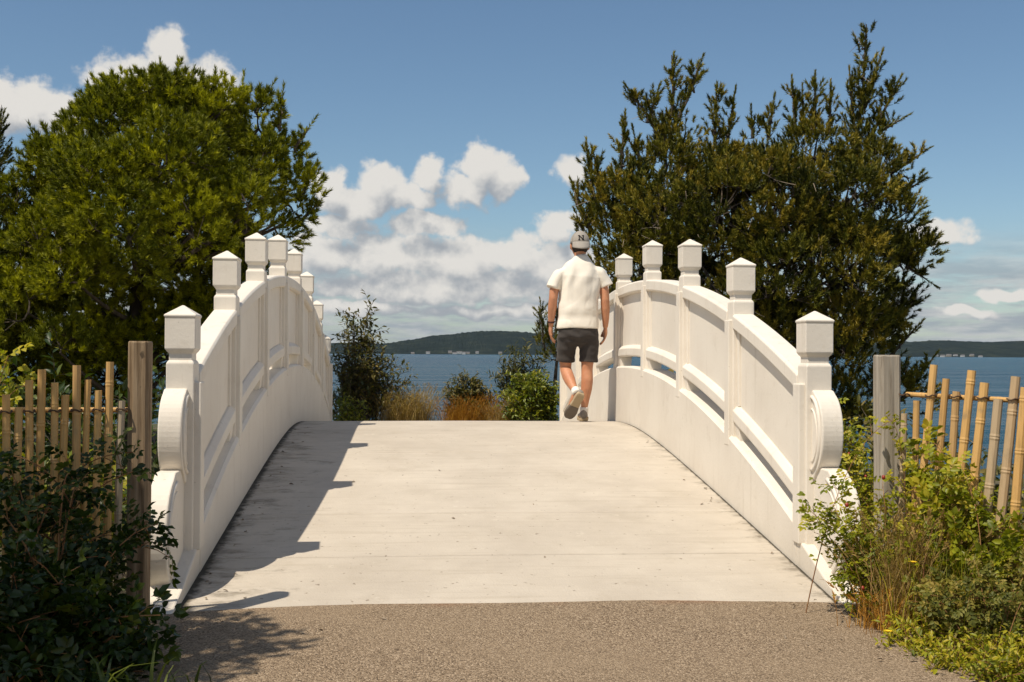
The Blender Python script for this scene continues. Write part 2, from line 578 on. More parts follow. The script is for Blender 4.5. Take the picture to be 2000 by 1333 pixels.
class MB:
    """collects polygons of one mesh"""

    def __init__(s):
        s.v = []
        s.f = []

    def add(s, V, F):
        k = len(s.v)
        s.v += [tuple(map(float, q)) for q in V]
        s.f += [tuple(int(i) + k for i in q) for q in F]
        return s

    def box(s, lo, hi):
        x0, y0, z0 = lo
        x1, y1, z1 = hi
        V = [(x0, y0, z0), (x1, y0, z0), (x1, y1, z0), (x0, y1, z0), (x0, y0, z1), (x1, y0, z1), (x1, y1, z1), (x0, y1, z1)]
        return s.add(V, [(0, 3, 2, 1), (4, 5, 6, 7), (0, 1, 5, 4), (1, 2, 6, 5), (2, 3, 7, 6), (3, 0, 4, 7)])

    def rings(s, R, cap=True):
        """loft between rings of equal vertex count"""
        k = len(s.v)
        n = len(R[0])
        for r in R: s.v += [tuple(map(float, q)) for q in r]
        for i in range(len(R) - 1):
            for j in range(n):
                a, c = k + i * n + j, k + i * n + (j + 1) % n
                s.f.append((a, c, c + n, a + n))
        if cap:
            s.f.append(tuple(k + j for j in range(n))[::-1])
            s.f.append(tuple(k + (len(R) - 1) * n + j for j in range(n)))
        return s

    def tube(s, P, r, n=6):
        P = [np.array(p, float) for p in P]
        R = []
        ref = np.array((.31, .2, .93))
        for i, p in enumerate(P):
            d = P[min(i + 1, len(P) - 1)] - P[max(i - 1, 0)]
            d = d / (np.linalg.norm(d) + 1e-9)
            a = np.cross(d, ref)
            if np.linalg.norm(a) < .05: a = np.cross(d, (1, 0, 0))
            a /= np.linalg.norm(a)
            c = np.cross(d, a)
            ri = r[i] if hasattr(r, '__len__') else r
            R.append([p + ri * (a * math.cos(t) + c * math.sin(t)) for t in np.linspace(0, 2 * math.pi, n, endpoint=False)])
        return s.rings(R)

    def mesh(s, name, smooth=False, bevel=0., seg=2, weld=False):
        me = bpy.data.meshes.new(name)
        me.from_pydata(s.v, [], s.f)
        bm = bmesh.new()
        bm.from_mesh(me)
        if weld: bmesh.ops.remove_doubles(bm, verts=bm.verts, dist=1e-5)
        bmesh.ops.recalc_face_normals(bm, faces=bm.faces)
        if bevel > 0:
            es = [e for e in bm.edges if len(e.link_faces) == 2 and e.calc_face_angle(0) > rad(28)]
            bmesh.ops.bevel(bm, geom=es, offset=bevel, segments=seg, affect='EDGES', profile=.5, clamp_overlap=True)
        bm.to_mesh(me)
        bm.free()
        if smooth:
            for q in me.polygons: q.use_smooth = True
        me.update()
        return me


def prism_x(poly, x0, x1):
    """polygon in (y, z) extruded along x"""
    mb = MB()
    return mb.rings([[(x0, y, z) for y, z in poly], [(x1, y, z) for y, z in poly]])


def sweep(prof, ys, zf):
    """profile of (x, dz) swept along y with the curve zf(y)"""
    return MB().rings([[(x, y, zf(y) + dz) for x, dz in prof] for y in ys])


# ------------------------------------------------------------------ ground, path, sea, far shore
def sm(a, b, x):
    t = np.clip((x - a) / (b - a), 0, 1)
    return t * t * (3 - 2 * t)


def ground_z(X, Y):
    X = np.asarray(X, float)
    Y = np.asarray(Y, float)
    z = -.04 + 0 * X * Y
    z = z - 1.05 * sm(5.6, 8.0, Y) * (1 - sm(12.0, 14.4, Y))
    z = z - .75 * sm(2.6, 6.0, X) * sm(5.0, 9.0, Y)
    z = z - 7.5 * sm(18.0, 42.0, Y + .25 * np.clip(X, 0, 60))
    z = z - 3.0 * sm(42., 90., Y)
    z = z + .05 * np.sin(X * 1.7 + .6 * Y) * np.cos(Y * 1.3 - X * .4) * (np.abs(X - .45) > 1.9)
    return z


def build_ground():
    xs = np.concatenate([np.linspace(-160, -12, 24), np.arange(-11.6, 13, .4), np.linspace(14, 160, 24)])
    ys = np.concatenate([np.linspace(-160, -6, 20), np.arange(-5.6, 30, .4), np.linspace(31, 96, 22)])
    X, Y = np.meshgrid(xs, ys)
    Z = ground_z(X, Y)
    n, mx = len(ys), len(xs)
    I = np.arange(n * mx).reshape(n, mx)
    F = np.stack([I[:-1, :-1], I[:-1, 1:], I[1:, 1:], I[1:, :-1]], -1).reshape(-1, 4)
    g = link('ground', np_mesh('ground', np.stack([X, Y, Z], -1).reshape(-1, 3), F, smooth=True), M['soil'])
    tag(g, kind='structure')


def arc_edge(x):
    """edge between asphalt and concrete slab: a shallow arc"""
    return 4.985 - .135 * ((x - .42) / 1.45) ** 2 + .012 * mnoise.noise(Vector((float(x) * 3.1, .3, 0))) + .006 * mnoise.noise(Vector((float(x) * 17., 2.3, 0)))


def build_path():
    xs = np.linspace(-1.10, 2.02, 160)
    mb = MB()
    R = []
    for x in xs:
        e = float(arc_edge(x))
        row = [(x, -40., -.0), (x, -5, .004), (x, 2., .010), (x, 4., .016), (x, e, .022)]
        R.append(row)
    n = len(R[0])
    V = [q for r in R for q in r]
    F = []
    for i in range(len(R) - 1):
        for j in range(n - 1):
            F.append((i * n + j, (i + 1) * n + j, (i + 1) * n + j + 1, i * n + j + 1))
    mb.add(V, F)
    # worn outer edges and the end face down to the slab
    k = len(mb.v)
    top = [R[i][-1] for i in range(len(R))]
    mb.add(top + [(x, y, z - .08) for x, y, z in top], [(i, i + len(top), i + 1 + len(top), i + 1) for i in range(len(top) - 1)])
    for col in (R[0], R[-1]):
        sgn = -1 if col is R[0] else 1
        mb.add(list(col) + [(x + sgn * .10, y, z - .09) for x, y, z in col], [(i, i + 1, i + 1 + n, i + n) for i in range(n - 1)])
    tag(link('path', mb.mesh('path', weld=True), M['asphalt']), kind='structure')
    # the path goes on at the far end
    mb = MB().add([(-1.0, 14.86, .0), (1.92, 14.86, .0), (1.92, 19.5, -.18), (-1.0, 19.5, -.18)], [(0, 1, 2, 3)])
    tag(link('path', mb.mesh('path'), M['asphalt']), kind='structure')


def build_sea():
    ys = np.concatenate([[-300, 20], np.geomspace(40, 13600, 40)])
    V, F = [], []
    for y in ys:
        w = max(400., y * 1.1)
        V += [(-w, y, -6.), (w, y, -6.)]
    for i in range(len(ys) - 1): F.append((2 * i, 2 * i + 1, 2 * i + 3, 2 * i + 2))
    tag(link('sea', MB().add(V, F).mesh('sea'), M['sea']), kind='structure')


def build_hills():
    # far shore: a wooded ridge about five kilometres off, its skyline rough with tree tops
    prof = [(-4200, 70), (-2600, 66), (-1400, 58), (-820, 52), (-420, 46), (-150, 44), (0, 58), (120, 76), (260, 92), (420, 101), (560, 95), (640, 88),
            (900, 84), (1300, 80), (1700, 78), (2100, 74), (2400, 78), (2560, 72), (2650, 66), (2800, 72), (3100, 70), (3600, 78), (4600, 70)]
    px, pz = np.array(prof, float).T
    xs = np.linspace(-4200, 4600, 1500)
    nz = 10
    base = np.interp(xs, px, pz)
    R = []
    ts = np.linspace(0, 1, nz)
    V = []
    for j, t in enumerate(ts):
        for i, x in enumerate(xs):
            y = 5000 + 700 * t + 120 * mnoise.noise(Vector((x * .0016, 3., 0))) + .03 * abs(x - 300)
            h = 1.2 * base[i] * (t ** .75)
            h += (5.5 * abs(mnoise.noise(Vector((x * .045, y * .02, 1.)))) + 4. * mnoise.noise(Vector((x * .11, y * .05, 5.))) + 9 * mnoise.noise(Vector((x * .006, y * .004, 2.)))) * min(1., t * 4)
            V.append((x, y, -7 + h + (0 if t else 0)))
        for i in (0,): pass
    m = len(xs)
    F = [(j * m + i, j * m + i + 1, (j + 1) * m + i + 1, (j + 1) * m + i) for j in range(nz - 1) for i in range(m - 1)]
    tag(link('hills', MB().add(V, F).mesh('hills'), M['hills']), kind='structure')


build_ground()
build_path()
build_sea()
build_hills()

# ------------------------------------------------------------------ footbridge
XL, WID = -1.0685, 3.06
XR = XL + WID
BAY, Y1 = 1.258, 5.42
YC = Y1 + 3.5 * BAY
PY = [Y1 + BAY * i for i in range(8)]


def apex(y):
    t = (y - YC) / BAY
    return CZ + .957 - .058 * t * t - .0002 * t ** 4


def rail_z(y): return apex(y) - .330
def wall_z(y): return apex(y) - 1.065
def deck_z(y):
    u = y - YC
    return CZ - .615 - .13 * (math.sqrt(u * u + 1.69) - 1.3)


def sq(cx, cy, h, z): return [(cx - h, cy - h, z), (cx + h, cy - h, z), (cx + h, cy + h, z), (cx - h, cy + h, z)]


def build_bridge():
    B = empty('footbridge', (.4615, 4.9, 0), 'white arched concrete footbridge with panelled railings and pyramid capped posts', 'footbridge')
    P = M['paint']
    inL, inR = XL + .085, XR - .085
    # deck slabs with open joints
    joints = [4.80, 5.64, 6.44, 8.15, 9.86, 11.55, 13.25, 14.90]
    for a, c in zip(joints[:-1], joints[1:]):
        a2, c2 = a + .005, c - .005
        n = max(5, int((c2 - a2) / .14))
        ys = np.linspace(a2, c2, n)
        prof = [(inL - .06, -.16), (inR + .06, -.16), (inR + .06, -.0015), (inR - .1, 0), (.46, .004), (inL + .1, 0), (inL - .06, -.0015)]
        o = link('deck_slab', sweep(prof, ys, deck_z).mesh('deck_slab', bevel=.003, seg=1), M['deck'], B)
    # girder under the slabs
    link('girder', sweep([(inL - .1, -.42), (inR + .1, -.42), (inR + .1, -.164), (inL - .1, -.164)], np.linspace(5.0, 14.64, 40), deck_z).mesh('girder'), P, B)

    for side, X in ((1, XL), (-1, XR)):          # side: +1 means the inner face looks towards +x
        inn, outr = X + side * .085, X - side * .09
        # low parapet wall, curved with the rail
        ys = np.linspace(PY[0] + .02, PY[7] - .02, 60)
        R = []
        for y in ys:
            zt, zb = wall_z(y), deck_z(y) - .38
            R.append([(outr, y, zb), (inn, y, zb), (inn, y, zt - .016), (inn - side * .016, y, zt), (outr, y, zt)])
        link('parapet_wall', MB().rings(R).mesh('parapet_wall', smooth=False), P, B)
        for i in range(8):
            y = PY[i]
            za = apex(y)
            end = i in (0, 7)
            h = .064
            z0 = deck_z(y) + .115 if end else wall_z(y) - .10
            mb = MB()
            if end:                                # the end posts stand proud of the wall as pilasters
                mb.rings([[(X - .064, y - h, -.35), (X + .064, y - h, -.35), (X + .064, y + h, -.35), (X - .064, y + h, -.35)],
                          [(X - .064, y - h, za - .272), (X + .064, y - h, za - .272), (X + .064, y + h, za - .272), (X - .064, y + h, za - .272)],
                          sq(X, y, .055, za - .258)])
                mb.box((min(X + side * .05, X + side * .096), y - .045, z0), (max(X + side * .05, X + side * .096), y + .045, za - .36))
            else:
                mb.rings([sq(X, y, h, z0), sq(X, y, h, za - .272), sq(X, y, .055, za - .258)])
                mb.box((min(X + side * .05, X + side * .088), y - .046, wall_z(y) - .07), (max(X + side * .05, X + side * .088), y + .046, za - .38))
            post = link('post', mb.mesh('post', bevel=.005), P, B)
            mc = MB().rings([sq(X, y, .053, za - .262), sq(X, y, .053, za - .228), sq(X, y, .062, za - .218), sq(X, y, .0695, za - .205),
                             sq(X, y, .0695, za - .060), sq(X, y, .0735, za - .056), sq(X, y, .0735, za - .046), sq(X, y, .004, za)])
            link('post_cap', mc.mesh('post_cap', bevel=.0025, seg=1), P, post)
        for i in range(7):
            ya, yb = PY[i] + .062, PY[i + 1] - .062
            ys = np.linspace(ya, yb, 12)
            s = side
            top = [(X - .070, -.012), (X - .070, -.082), (X - .052, -.094), (X + .052, -.094), (X + .070, -.082), (X + .070, -.012), (X + .058, 0.), (X - .058, 0.)]
            link('top_rail', sweep(top, ys, rail_z).mesh('top_rail', bevel=.004, seg=2), P, B)
            pan = [(X - .026, -.560), (X + .026, -.560), (X + .026, -.092), (X - .026, -.092)]
            pn = link('panel', sweep(pan, ys, rail_z).mesh('panel'), P, B)
            for e, yy in ((0, ya + .018), (1, yb - .018)):
                st = MB()
                st.rings([[(X - .040, yy - .020, rail_z(yy) - .550), (X + .040, yy - .020, rail_z(yy) - .550), (X + .040, yy + .020, rail_z(yy) - .550), (X - .040, yy + .020, rail_z(yy) - .550)],
                          [(X - .040, yy - .020, rail_z(yy) - .090), (X + .040, yy - .020, rail_z(yy) - .090), (X + .040, yy + .020, rail_z(yy) - .090), (X - .040, yy + .020, rail_z(yy) - .090)]])
                link('stile', st.mesh('stile', bevel=.003, seg=1), P, pn)
            bot = [(X - .060, -.648), (X + .060, -.648), (X + .066, -.638), (X + .066, -.578), (X + .036, -.548), (X - .036, -.548), (X - .066, -.578), (X - .066, -.638)]
            link('bottom_rail', sweep(bot, ys, rail_z).mesh('bottom_rail', bevel=.003, seg=1), P, B)
            for e in (0, 1):
                y0 = ya - .01 if e == 0 else yb - .085
                y1 = y0 + .095
                yy = np.linspace(y0, y1, 4)
                R = []
                for k, y in enumerate(yy):
                    drop = (.030 * (k / 3) ** 2) if e == 0 else (.030 * (1 - k / 3) ** 2)
                    zt, zb = rail_z(y) - .645, wall_z(y) - .012
                    R.append([(X - .045, y, zb + drop * .3), (X + .045, y, zb + drop * .3), (X + .055, y, zt), (X - .055, y, zt)])
                link('support_block', MB().rings(R).mesh('support_block', bevel=.004, seg=1), P, B)
        # scrolled ends, near and far
        for near in (1, -1):
            yo = PY[0] if near == 1 else PY[7]

            def yy(d): return yo - near * d           # d metres outwards from the end post
            zc = .735
            up = [(yy(.02), zc + .215), (yy(.075), zc + .210)] + [(yy(.06 + .145 * math.sin(a)), zc + .20 * math.cos(a) ** 1) for a in np.linspace(.30, 2.75, 22)] + [(yy(.08), zc - .225), (yy(.02), zc - .225)]
            xa, xb = sorted((X - side * .070, X + side * .036))
            sc = link('scroll', prism_x(up, xa, xb).mesh('scroll', bevel=.007, seg=2), P, B)
            xi = X + side * .036

            def ring(cy, cz, ry, rz, a0, a1, r, tiltx):
                return MB().tube([(tiltx, yy(cy + ry * math.sin(a)), cz + rz * math.cos(a)) for a in np.linspace(a0, a1, 26)], r, 6).mesh('scroll_ring', smooth=True)
            link('scroll_ring', ring(.055, zc, .118, .178, .05, 3.05, .011, xi), P, sc)
            link('scroll_ring', ring(.055, zc - .01, .078, .13, .1, 2.95, .006, xi), P, sc)
            # lower volute and its ledge
            zl = .300
            lo = [(yy(.03), .575), (yy(.245), .575)] + [(yy(.205 + .235 * math.sin(a)), zl + .262 * math.cos(a)) for a in np.linspace(.35, 2.5, 22)] + [(yy(.36), .08), (yy(.47), .02), (yy(.47), -.3), (yy(.03), -.3)]
            xa, xb = sorted((X - side * .070, X + side * .024))
            sc = link('scroll', prism_x(lo, xa, xb).mesh('scroll', bevel=.007, seg=2), P, B)
            xi = X + side * .024
            link('scroll_ring', ring(.205, zl, .205, .232, .15, 2.75, .011, xi), P, sc)
            link('scroll_ring', ring(.205, zl, .165, .19, .2, 2.9, .006, xi), P, sc)
            # sloping kerb at the foot of the scroll
            kb = [(yy(-.06), deck_z(yo) + .135), (yy(.06), deck_z(yo) + .118), (yy(.40), .075), (yy(.60), .022), (yy(.60), -.3), (yy(-.06), -.3)]
            xa, xb = sorted((X - side * .02, X + side * .083))
            link('kerb', prism_x(kb, xa, xb).mesh('kerb', bevel=.008, seg=2), P, B)
    return B


build_bridge()


# ------------------------------------------------------------------ fences
def wobble_post(cx, cy, half, z1, lean, name, seed, chamfer):
    """split timber post: uneven rounded square section with shakes, sawn top"""
    rnd = random.Random(seed)
    n = 20
    R = []
    for k, z in enumerate(np.linspace(-.25, z1, 26)):
        f = (z + .25) / (z1 + .25)
        ring = []
        for j in range(n):
            a = 2 * math.pi * j / n
            c, s_ = math.cos(a), math.sin(a)
            e = chamfer
            q = (abs(c) ** e + abs(s_) ** e) ** (-1 / e)
            r = half * q * (1 + .05 * mnoise.noise(Vector((c * 1.6 + seed, s_ * 1.6, z * 1.4))) + .03 * mnoise.noise(Vector((c * 5, s_ * 5 + seed, z * 4.))))
            if j in (16, 11): r *= .93          # drying shakes
            ring.append((cx + lean[0] * f + r * c, cy + lean[1] * f + r * s_, z + (0 if k < 25 else .006 * mnoise.noise(Vector((c * 3, s_ * 3, seed))))))
        R.append(ring)
    R.append([(cx + lean[0] + (p[0] - cx - lean[0]) * .93, cy + lean[1] + (p[1] - cy - lean[1]) * .93, z1 + .007) for p in R[-1]])
    return MB().rings(R).mesh(name)


def bamboo_mesh(base, top, r, seed, name='pole'):
    rnd = random.Random(seed)
    base, top = np.array(base, float), np.array(top, float)
    L = np.linalg.norm(top - base)
    ds, rs = [0.], [r * 1.05]
    nod = rnd.uniform(.05, .2)
    step = rnd.uniform(.19, .26)
    while nod < L - .03:
        for dd, rr in ((-.012, 1.), (-.004, 1.10), (.002, 1.02), (.007, 1.09), (.016, 1.0)):
            ds.append(nod + dd)
            rs.append(r * rr * (1.05 - .08 * nod / L))
        nod += step
    ds.append(L)
    rs.append(r * .97)
    bow = rnd.uniform(-.008, .008)
    P = [base + (top - base) * (d / L) + np.array((bow * math.sin(math.pi * d / L), 0, 0)) for d in ds]
    mb = MB()
    n = 10
    ax = (top - base) / L
    a = np.cross(ax, (0, 1, 0)); a /= np.linalg.norm(a)
    c = np.cross(ax, a)
    ring = lambda p, q: [p + q * (a * math.cos(t) + c * math.sin(t)) for t in np.linspace(0, 2 * math.pi, n, endpoint=False)]
    R = [ring(p, q) for p, q in zip(P, rs)]
    R += [ring(P[-1], r * .70), ring(P[-1] - ax * .03, r * .68)]      # hollow sawn end
    return mb.rings(R).mesh(name)


def build_fences():
    # left of the path
    FL = empty('bamboo_fence', (-1.096, 4.7, 0), 'bamboo pole fence with brown rounded timber post beside the shaded bushes', 'fence')
    link('post', wobble_post(-1.096, 4.70, .0455, CZ + .033, (0, 0), 'post', 3, 3.2), M['post_l'], FL)
    tops = [(238, 783, 8), (215, 707, 8.5), (192, 763, 8), (172, 742, 7), (150, 714, 9), (128, 772, 8.5), (107, 748, 8), (82, 722, 9), (57, 743, 8.5), (37, 796, 8.5), (12, 771, 8.5), (-14, 730, 8.5), (-38, 760, 8.5), (-64, 745, 8), (-92, 722, 8)]
    for i, (x, y, hw) in enumerate(tops):
        Y = 4.44 + .20 * max(0, x) / 235
        t = at(x, y, Y)
        b_ = (t[0] + random.uniform(-.012, .012), Y + random.uniform(-.01, .01), -.15)
        me = bamboo_mesh(b_, t, hw * Y / 2200 * .88, 40 + i)
        p = link('pole', me, M['bamboo'], FL)
        if i % 2 == 0:
            z = .885
            lm = MB().tube([(t[0] + .021 * math.cos(a), Y + .021 * math.sin(a), z + .004 * math.sin(3 * a)) for a in np.linspace(0, 6.2, 12)], .0035, 5)
            link('lashing', lm.mesh('lashing'), M['lash'], p)
    for z in (.88, .30):
        a, c = (-1.12, 4.700, z), (-2.1, 4.49, z + .01)
        link('rail', bamboo_mesh(a, c, .010, 77, 'rail'), M['bamboo'], FL)
    # right of the path: runs on towards the viewer
    FR = empty('bamboo_fence', (2.138, 4.9, 0), 'bamboo pole fence with square grey timber post above the sunlit rose bush', 'fence')
    link('post', wobble_post(2.140, 4.90, .049, CZ - .006, (-.005, 0), 'post', 9, 9.), M['post_r'], FR)
    tops = [(1766, 808, 7, -4), (1790, 783, 7.5, -6), (1824, 713, 8.5, -26), (1848, 740, 8, -18), (1868, 765, 8.5, -20), (1898, 724, 9.5, -34), (1923, 748, 10, -32), (1950, 780, 10.5, -30), (1984, 736, 10.5, -34), (2003, 757, 10.5, -20), (2036, 720, 11, -22), (2064, 760, 11, -22), (2096, 742, 11, -20)]
    for i, (x, y, hw, dx) in enumerate(tops):
        Y = 4.86 - .57 * (x - 1760) / 240
        t = at(x, y, Y)
        b_ = (t[0] + dx * Y / 2200 * 2.2, Y, -.15)
        p = link('pole', bamboo_mesh(b_, t, hw * Y / 2200 * .92, 140 + i), M['bamboo'], FR)
        if i % 2 == 0:
            z = .945
            q = t + (np.array(b_) - t) * ((t[2] - z) / (t[2] + .15))
            lm = MB().tube([(q[0] + .023 * math.cos(a), q[1] + .023 * math.sin(a), z + .004 * math.sin(3 * a)) for a in np.linspace(0, 6.2, 12)], .0035, 5)
            link('lashing', lm.mesh('lashing'), M['lash'], p)
    for z in (.945, .41):
        a, c = (2.215, 4.87, z), (2.625, 3.96, z - .01)
        link('rail', bamboo_mesh(a, c, .0105, 90, 'rail'), M['bamboo'], FR)


build_fences()


# ------------------------------------------------------------------ plants
def frames(axis, up, n_jit=0.):
    """rotation matrices with first column along axis, third near up"""
    a = axis / (np.linalg.norm(axis, axis=1, keepdims=True) + 1e-9)
    u = up + RNG.normal(0, n_jit, a.shape) if n_jit else up
    b = np.cross(u, a)
    b /= (np.linalg.norm(b, axis=1, keepdims=True) + 1e-9)
    c = np.cross(a, b)
    return np.stack([a, b, c], -1)


def leaflet(p, d, nrm, L, w, fold=.25, curl=.15):
    """one pointed leaf blade: 8 triangles with a midrib fold"""
    p, d, nrm = (np.array(q, float) for q in (p, d, nrm))
    d /= np.linalg.norm(d)
    s = np.cross(nrm, d); s /= np.linalg.norm(s)
    n = np.cross(d, s)
    def q(t, o, h): return p + d * L * t + s * w * o + n * (h * w - curl * L * t * t)
    V = [q(0, 0, 0), q(.30, 0, 0), q(.68, 0, 0), q(1, 0, 0), q(.30, .46, fold), q(.68, .42, fold), q(.30, -.46, fold), q(.68, -.42, fold)]
    F = [(0, 1, 4), (1, 2, 5), (1, 5, 4), (2, 3, 5), (0, 6, 1), (1, 6, 7), (1, 7, 2), (2, 7, 3)]
    return V, F


def leaf_variant(kind, seed):
    """returns V, F(tri), tint for a leaf about 1 unit long along +x, normal +z"""
    rnd = random.Random(seed)
    V, F, T = [], [], []

    def put(v, f, t):
        k = len(V)
        V.extend(v)
        F.extend([tuple(i + k for i in q) for q in f])
        T.extend([t] * len(f))
    if kind == 'rose':
        pairs = rnd.choice((2, 3, 3))
        bend = rnd.uniform(.05, .3)
        for k in range(pairs):
            x = .22 + .50 * k / max(1, pairs - 1) if pairs > 1 else .4
            for sg in (-1, 1):
                d = (.55 + rnd.uniform(-.15, .15), sg, rnd.uniform(-.25, .15))
                put(*leaflet((x, 0, -bend * x * x), d, (rnd.uniform(-.2, .2), rnd.uniform(-.2, .2), 1), rnd.uniform(.30, .40), rnd.uniform(.20, .26)), rnd.random() * .35)
        put(*leaflet((.72, 0, -bend * .52), (1, rnd.uniform(-.2, .2), -.2), (0, rnd.uniform(-.2, .2), 1), .40, .26), rnd.random() * .35)
        k = len(V)
        V.extend([(0, -.012, 0), (0, .012, 0), (.75, 0, -bend * .56)])
        F.append((k, k + 1, k + 2))
        T.append(.1)
    elif kind == 'blade':
        put(*leaflet((0, 0, 0), (1, 0, 0), (0, 0, 1), 1., rnd.uniform(.36, .46), .22, rnd.uniform(.0, .35)), rnd.random() * .3)
    elif kind == 'narrow':
        put(*leaflet((0, 0, 0), (1, 0, 0), (0, 0, 1), 1., rnd.uniform(.18, .26), .2, rnd.uniform(.0, .4)), rnd.random() * .3)
    return np.array(V, float), np.array(F, int), np.array(T, float)


VAR = {k: [leaf_variant(k, 10 * i + len(k)) for i in range(6)] for k in ('rose', 'blade', 'narrow')}
VMESH = {}


def put_leaves(thing, kind, pos_, R, scale, tint, mat, n_obj=0, name='leaf', stuff='foliage'):
    """leaves nearest the viewer become objects that share meshes, the others one mesh"""
    N = len(pos_)
    vid = RNG.integers(0, 6, N)
    dist = np.linalg.norm(pos_ - np.array((0, 0, CZ)), axis=1)
    order = np.argsort(dist)
    sel = np.zeros(N, bool)
    sel[order[:n_obj]] = True
    Vs, Fs, Ts = [], [], []
    off = 0
    for k in range(6):
        V, F, T = VAR[kind][k]
        ix = np.where((vid == k) & ~sel)[0]
        if not len(ix): continue
        W = np.einsum('nij,vj->nvi', R[ix], V) * scale[ix][:, None, None] + pos_[ix][:, None, :]
        Vs.append(W.reshape(-1, 3))
        Fs.append((F[None] + (np.arange(len(ix)) * len(V))[:, None, None]).reshape(-1, 3) + off)
        Ts.append(((T[None] + tint[ix][:, None]) % 1.).reshape(-1))
        off += len(ix) * len(V)
    if Vs:
        o = link(stuff, np_mesh(stuff, np.concatenate(Vs), np.concatenate(Fs), np.concatenate(Ts)), mat, thing)
        o['kind'] = 'stuff'
    for i in order[:n_obj]:
        key = (kind, vid[i], mat.name)
        if key not in VMESH:
            V, F, T = VAR[kind][vid[i]]
            me = np_mesh(name, V, F, T)
            me.materials.append(mat)
            VMESH[key] = me
        o = bpy.data.objects.new(name, VMESH[key])
        COL.objects.link(o)
        o.parent = thing
        m4 = Matrix.Identity(4)
        for r in range(3):
            for c in range(3): m4[r][c] = float(R[i, r, c]) * float(scale[i])
            m4[r][3] = float(pos_[i, r]) - thing.location[r]
        o.matrix_local = m4


def bez(a, b, c, n):
    t = np.linspace(0, 1, n)[:, None]
    return (1 - t) ** 2 * a + 2 * t * (1 - t) * b + t * t * c


def bush(name, label, cat, root, regions, n_canes, kind, leaf_len, mat, stem_mat, n_obj=0, spacing=.045, stem_r=.004,
         group=None, twigs=3, twig_len=.14, spread=.12, arch=.35, leaf_from=.3, up=.6, droop=.0, tint_rng=1., tgt_surface=.5, foliage='foliage'):
    """canes rise from root to points spread through ellipsoid regions (centre, radii, weight) and carry leaves"""
    root = np.array(root, float)
    th = empty(name, root, label, cat, group)
    stems = MB()
    LP, LA, LT = [], [], []
    wts = np.array([r[2] for r in regions], float)
    wts /= wts.sum()
    for i in range(n_canes):
        c, r, _ = regions[RNG.choice(len(regions), p=wts)]
        d = RNG.normal(0, 1, 3)
        d /= np.linalg.norm(d)
        tgt = np.array(c) + np.array(r) * d * RNG.uniform(tgt_surface, 1.0)
        st = root + np.array((RNG.normal(0, spread), RNG.normal(0, spread), 0))
        st[2] = root[2]
        H = tgt[2] - st[2]
        ctrl = st + (tgt - st) * np.array((.35, .35, .8)) + np.array((RNG.normal(0, .05), RNG.normal(0, .05), arch * abs(H) * RNG.uniform(0, .6)))
        L = np.linalg.norm(tgt - st)
        n = max(6, int(L / .06))
        path = bez(st, ctrl, tgt, n)
        stems.tube(path[::max(1, n // 9)] if n > 12 else path, np.linspace(stem_r, stem_r * .4, len(path[::max(1, n // 9)] if n > 12 else path)), 4)
        tw = [path]
        for k in range(twigs):
            t = int(RNG.uniform(leaf_from, .97) * (n - 1))
            p = path[t]
            dv = RNG.normal(0, 1, 3) + np.array((0, 0, up))
            dv /= np.linalg.norm(dv)
            e = p + dv * twig_len * RNG.uniform(.5, 1.2)
            q = bez(p, (p + e) / 2 + np.array((0, 0, .02)), e + np.array((0, 0, -droop * twig_len)), 5)
            stems.tube(q[::2], np.linspace(stem_r * .5, stem_r * .25, 3), 3)
            tw.append(q)
        ct = RNG.random()
        for j, q in enumerate(tw):
            seg = np.linalg.norm(np.diff(q, axis=0), axis=1)
            cum = np.concatenate([[0], np.cumsum(seg)])
            s0 = cum[-1] * (leaf_from if j == 0 else .15)
            ds = np.arange(s0, cum[-1], spacing) + RNG.uniform(-.3, .3) * spacing
            ds = np.append(ds, cum[-1])
            for s in ds:
                p = np.array([np.interp(s, cum, q[:, k]) for k in range(3)])
                k = min(len(q) - 2, max(0, np.searchsorted(cum, s) - 1))
                ax = q[k + 1] - q[k]
                ax = ax / (np.linalg.norm(ax) + 1e-9)
                o = RNG.normal(0, 1, 3)
                o -= ax * (o @ ax)
                o /= (np.linalg.norm(o) + 1e-9)
                LP.append(p)
                LA.append(o * .9 + ax * .55 + np.array((0, 0, up * .3)))
                LT.append(ct * .5 + RNG.random() * .5)
    LP, LA, LT = np.array(LP), np.array(LA), np.array(LT)
    upv = np.tile(np.array((-.25, -.25, 1.)), (len(LP), 1))
    R = frames(LA, upv, .45)
    sc = leaf_len * RNG.uniform(.6, 1.25, len(LP))
    link('stems', stems.mesh('stems'), stem_mat, th)
    put_leaves(th, kind, LP, R, sc, LT * tint_rng, mat, n_obj, stuff=foliage)
    return th


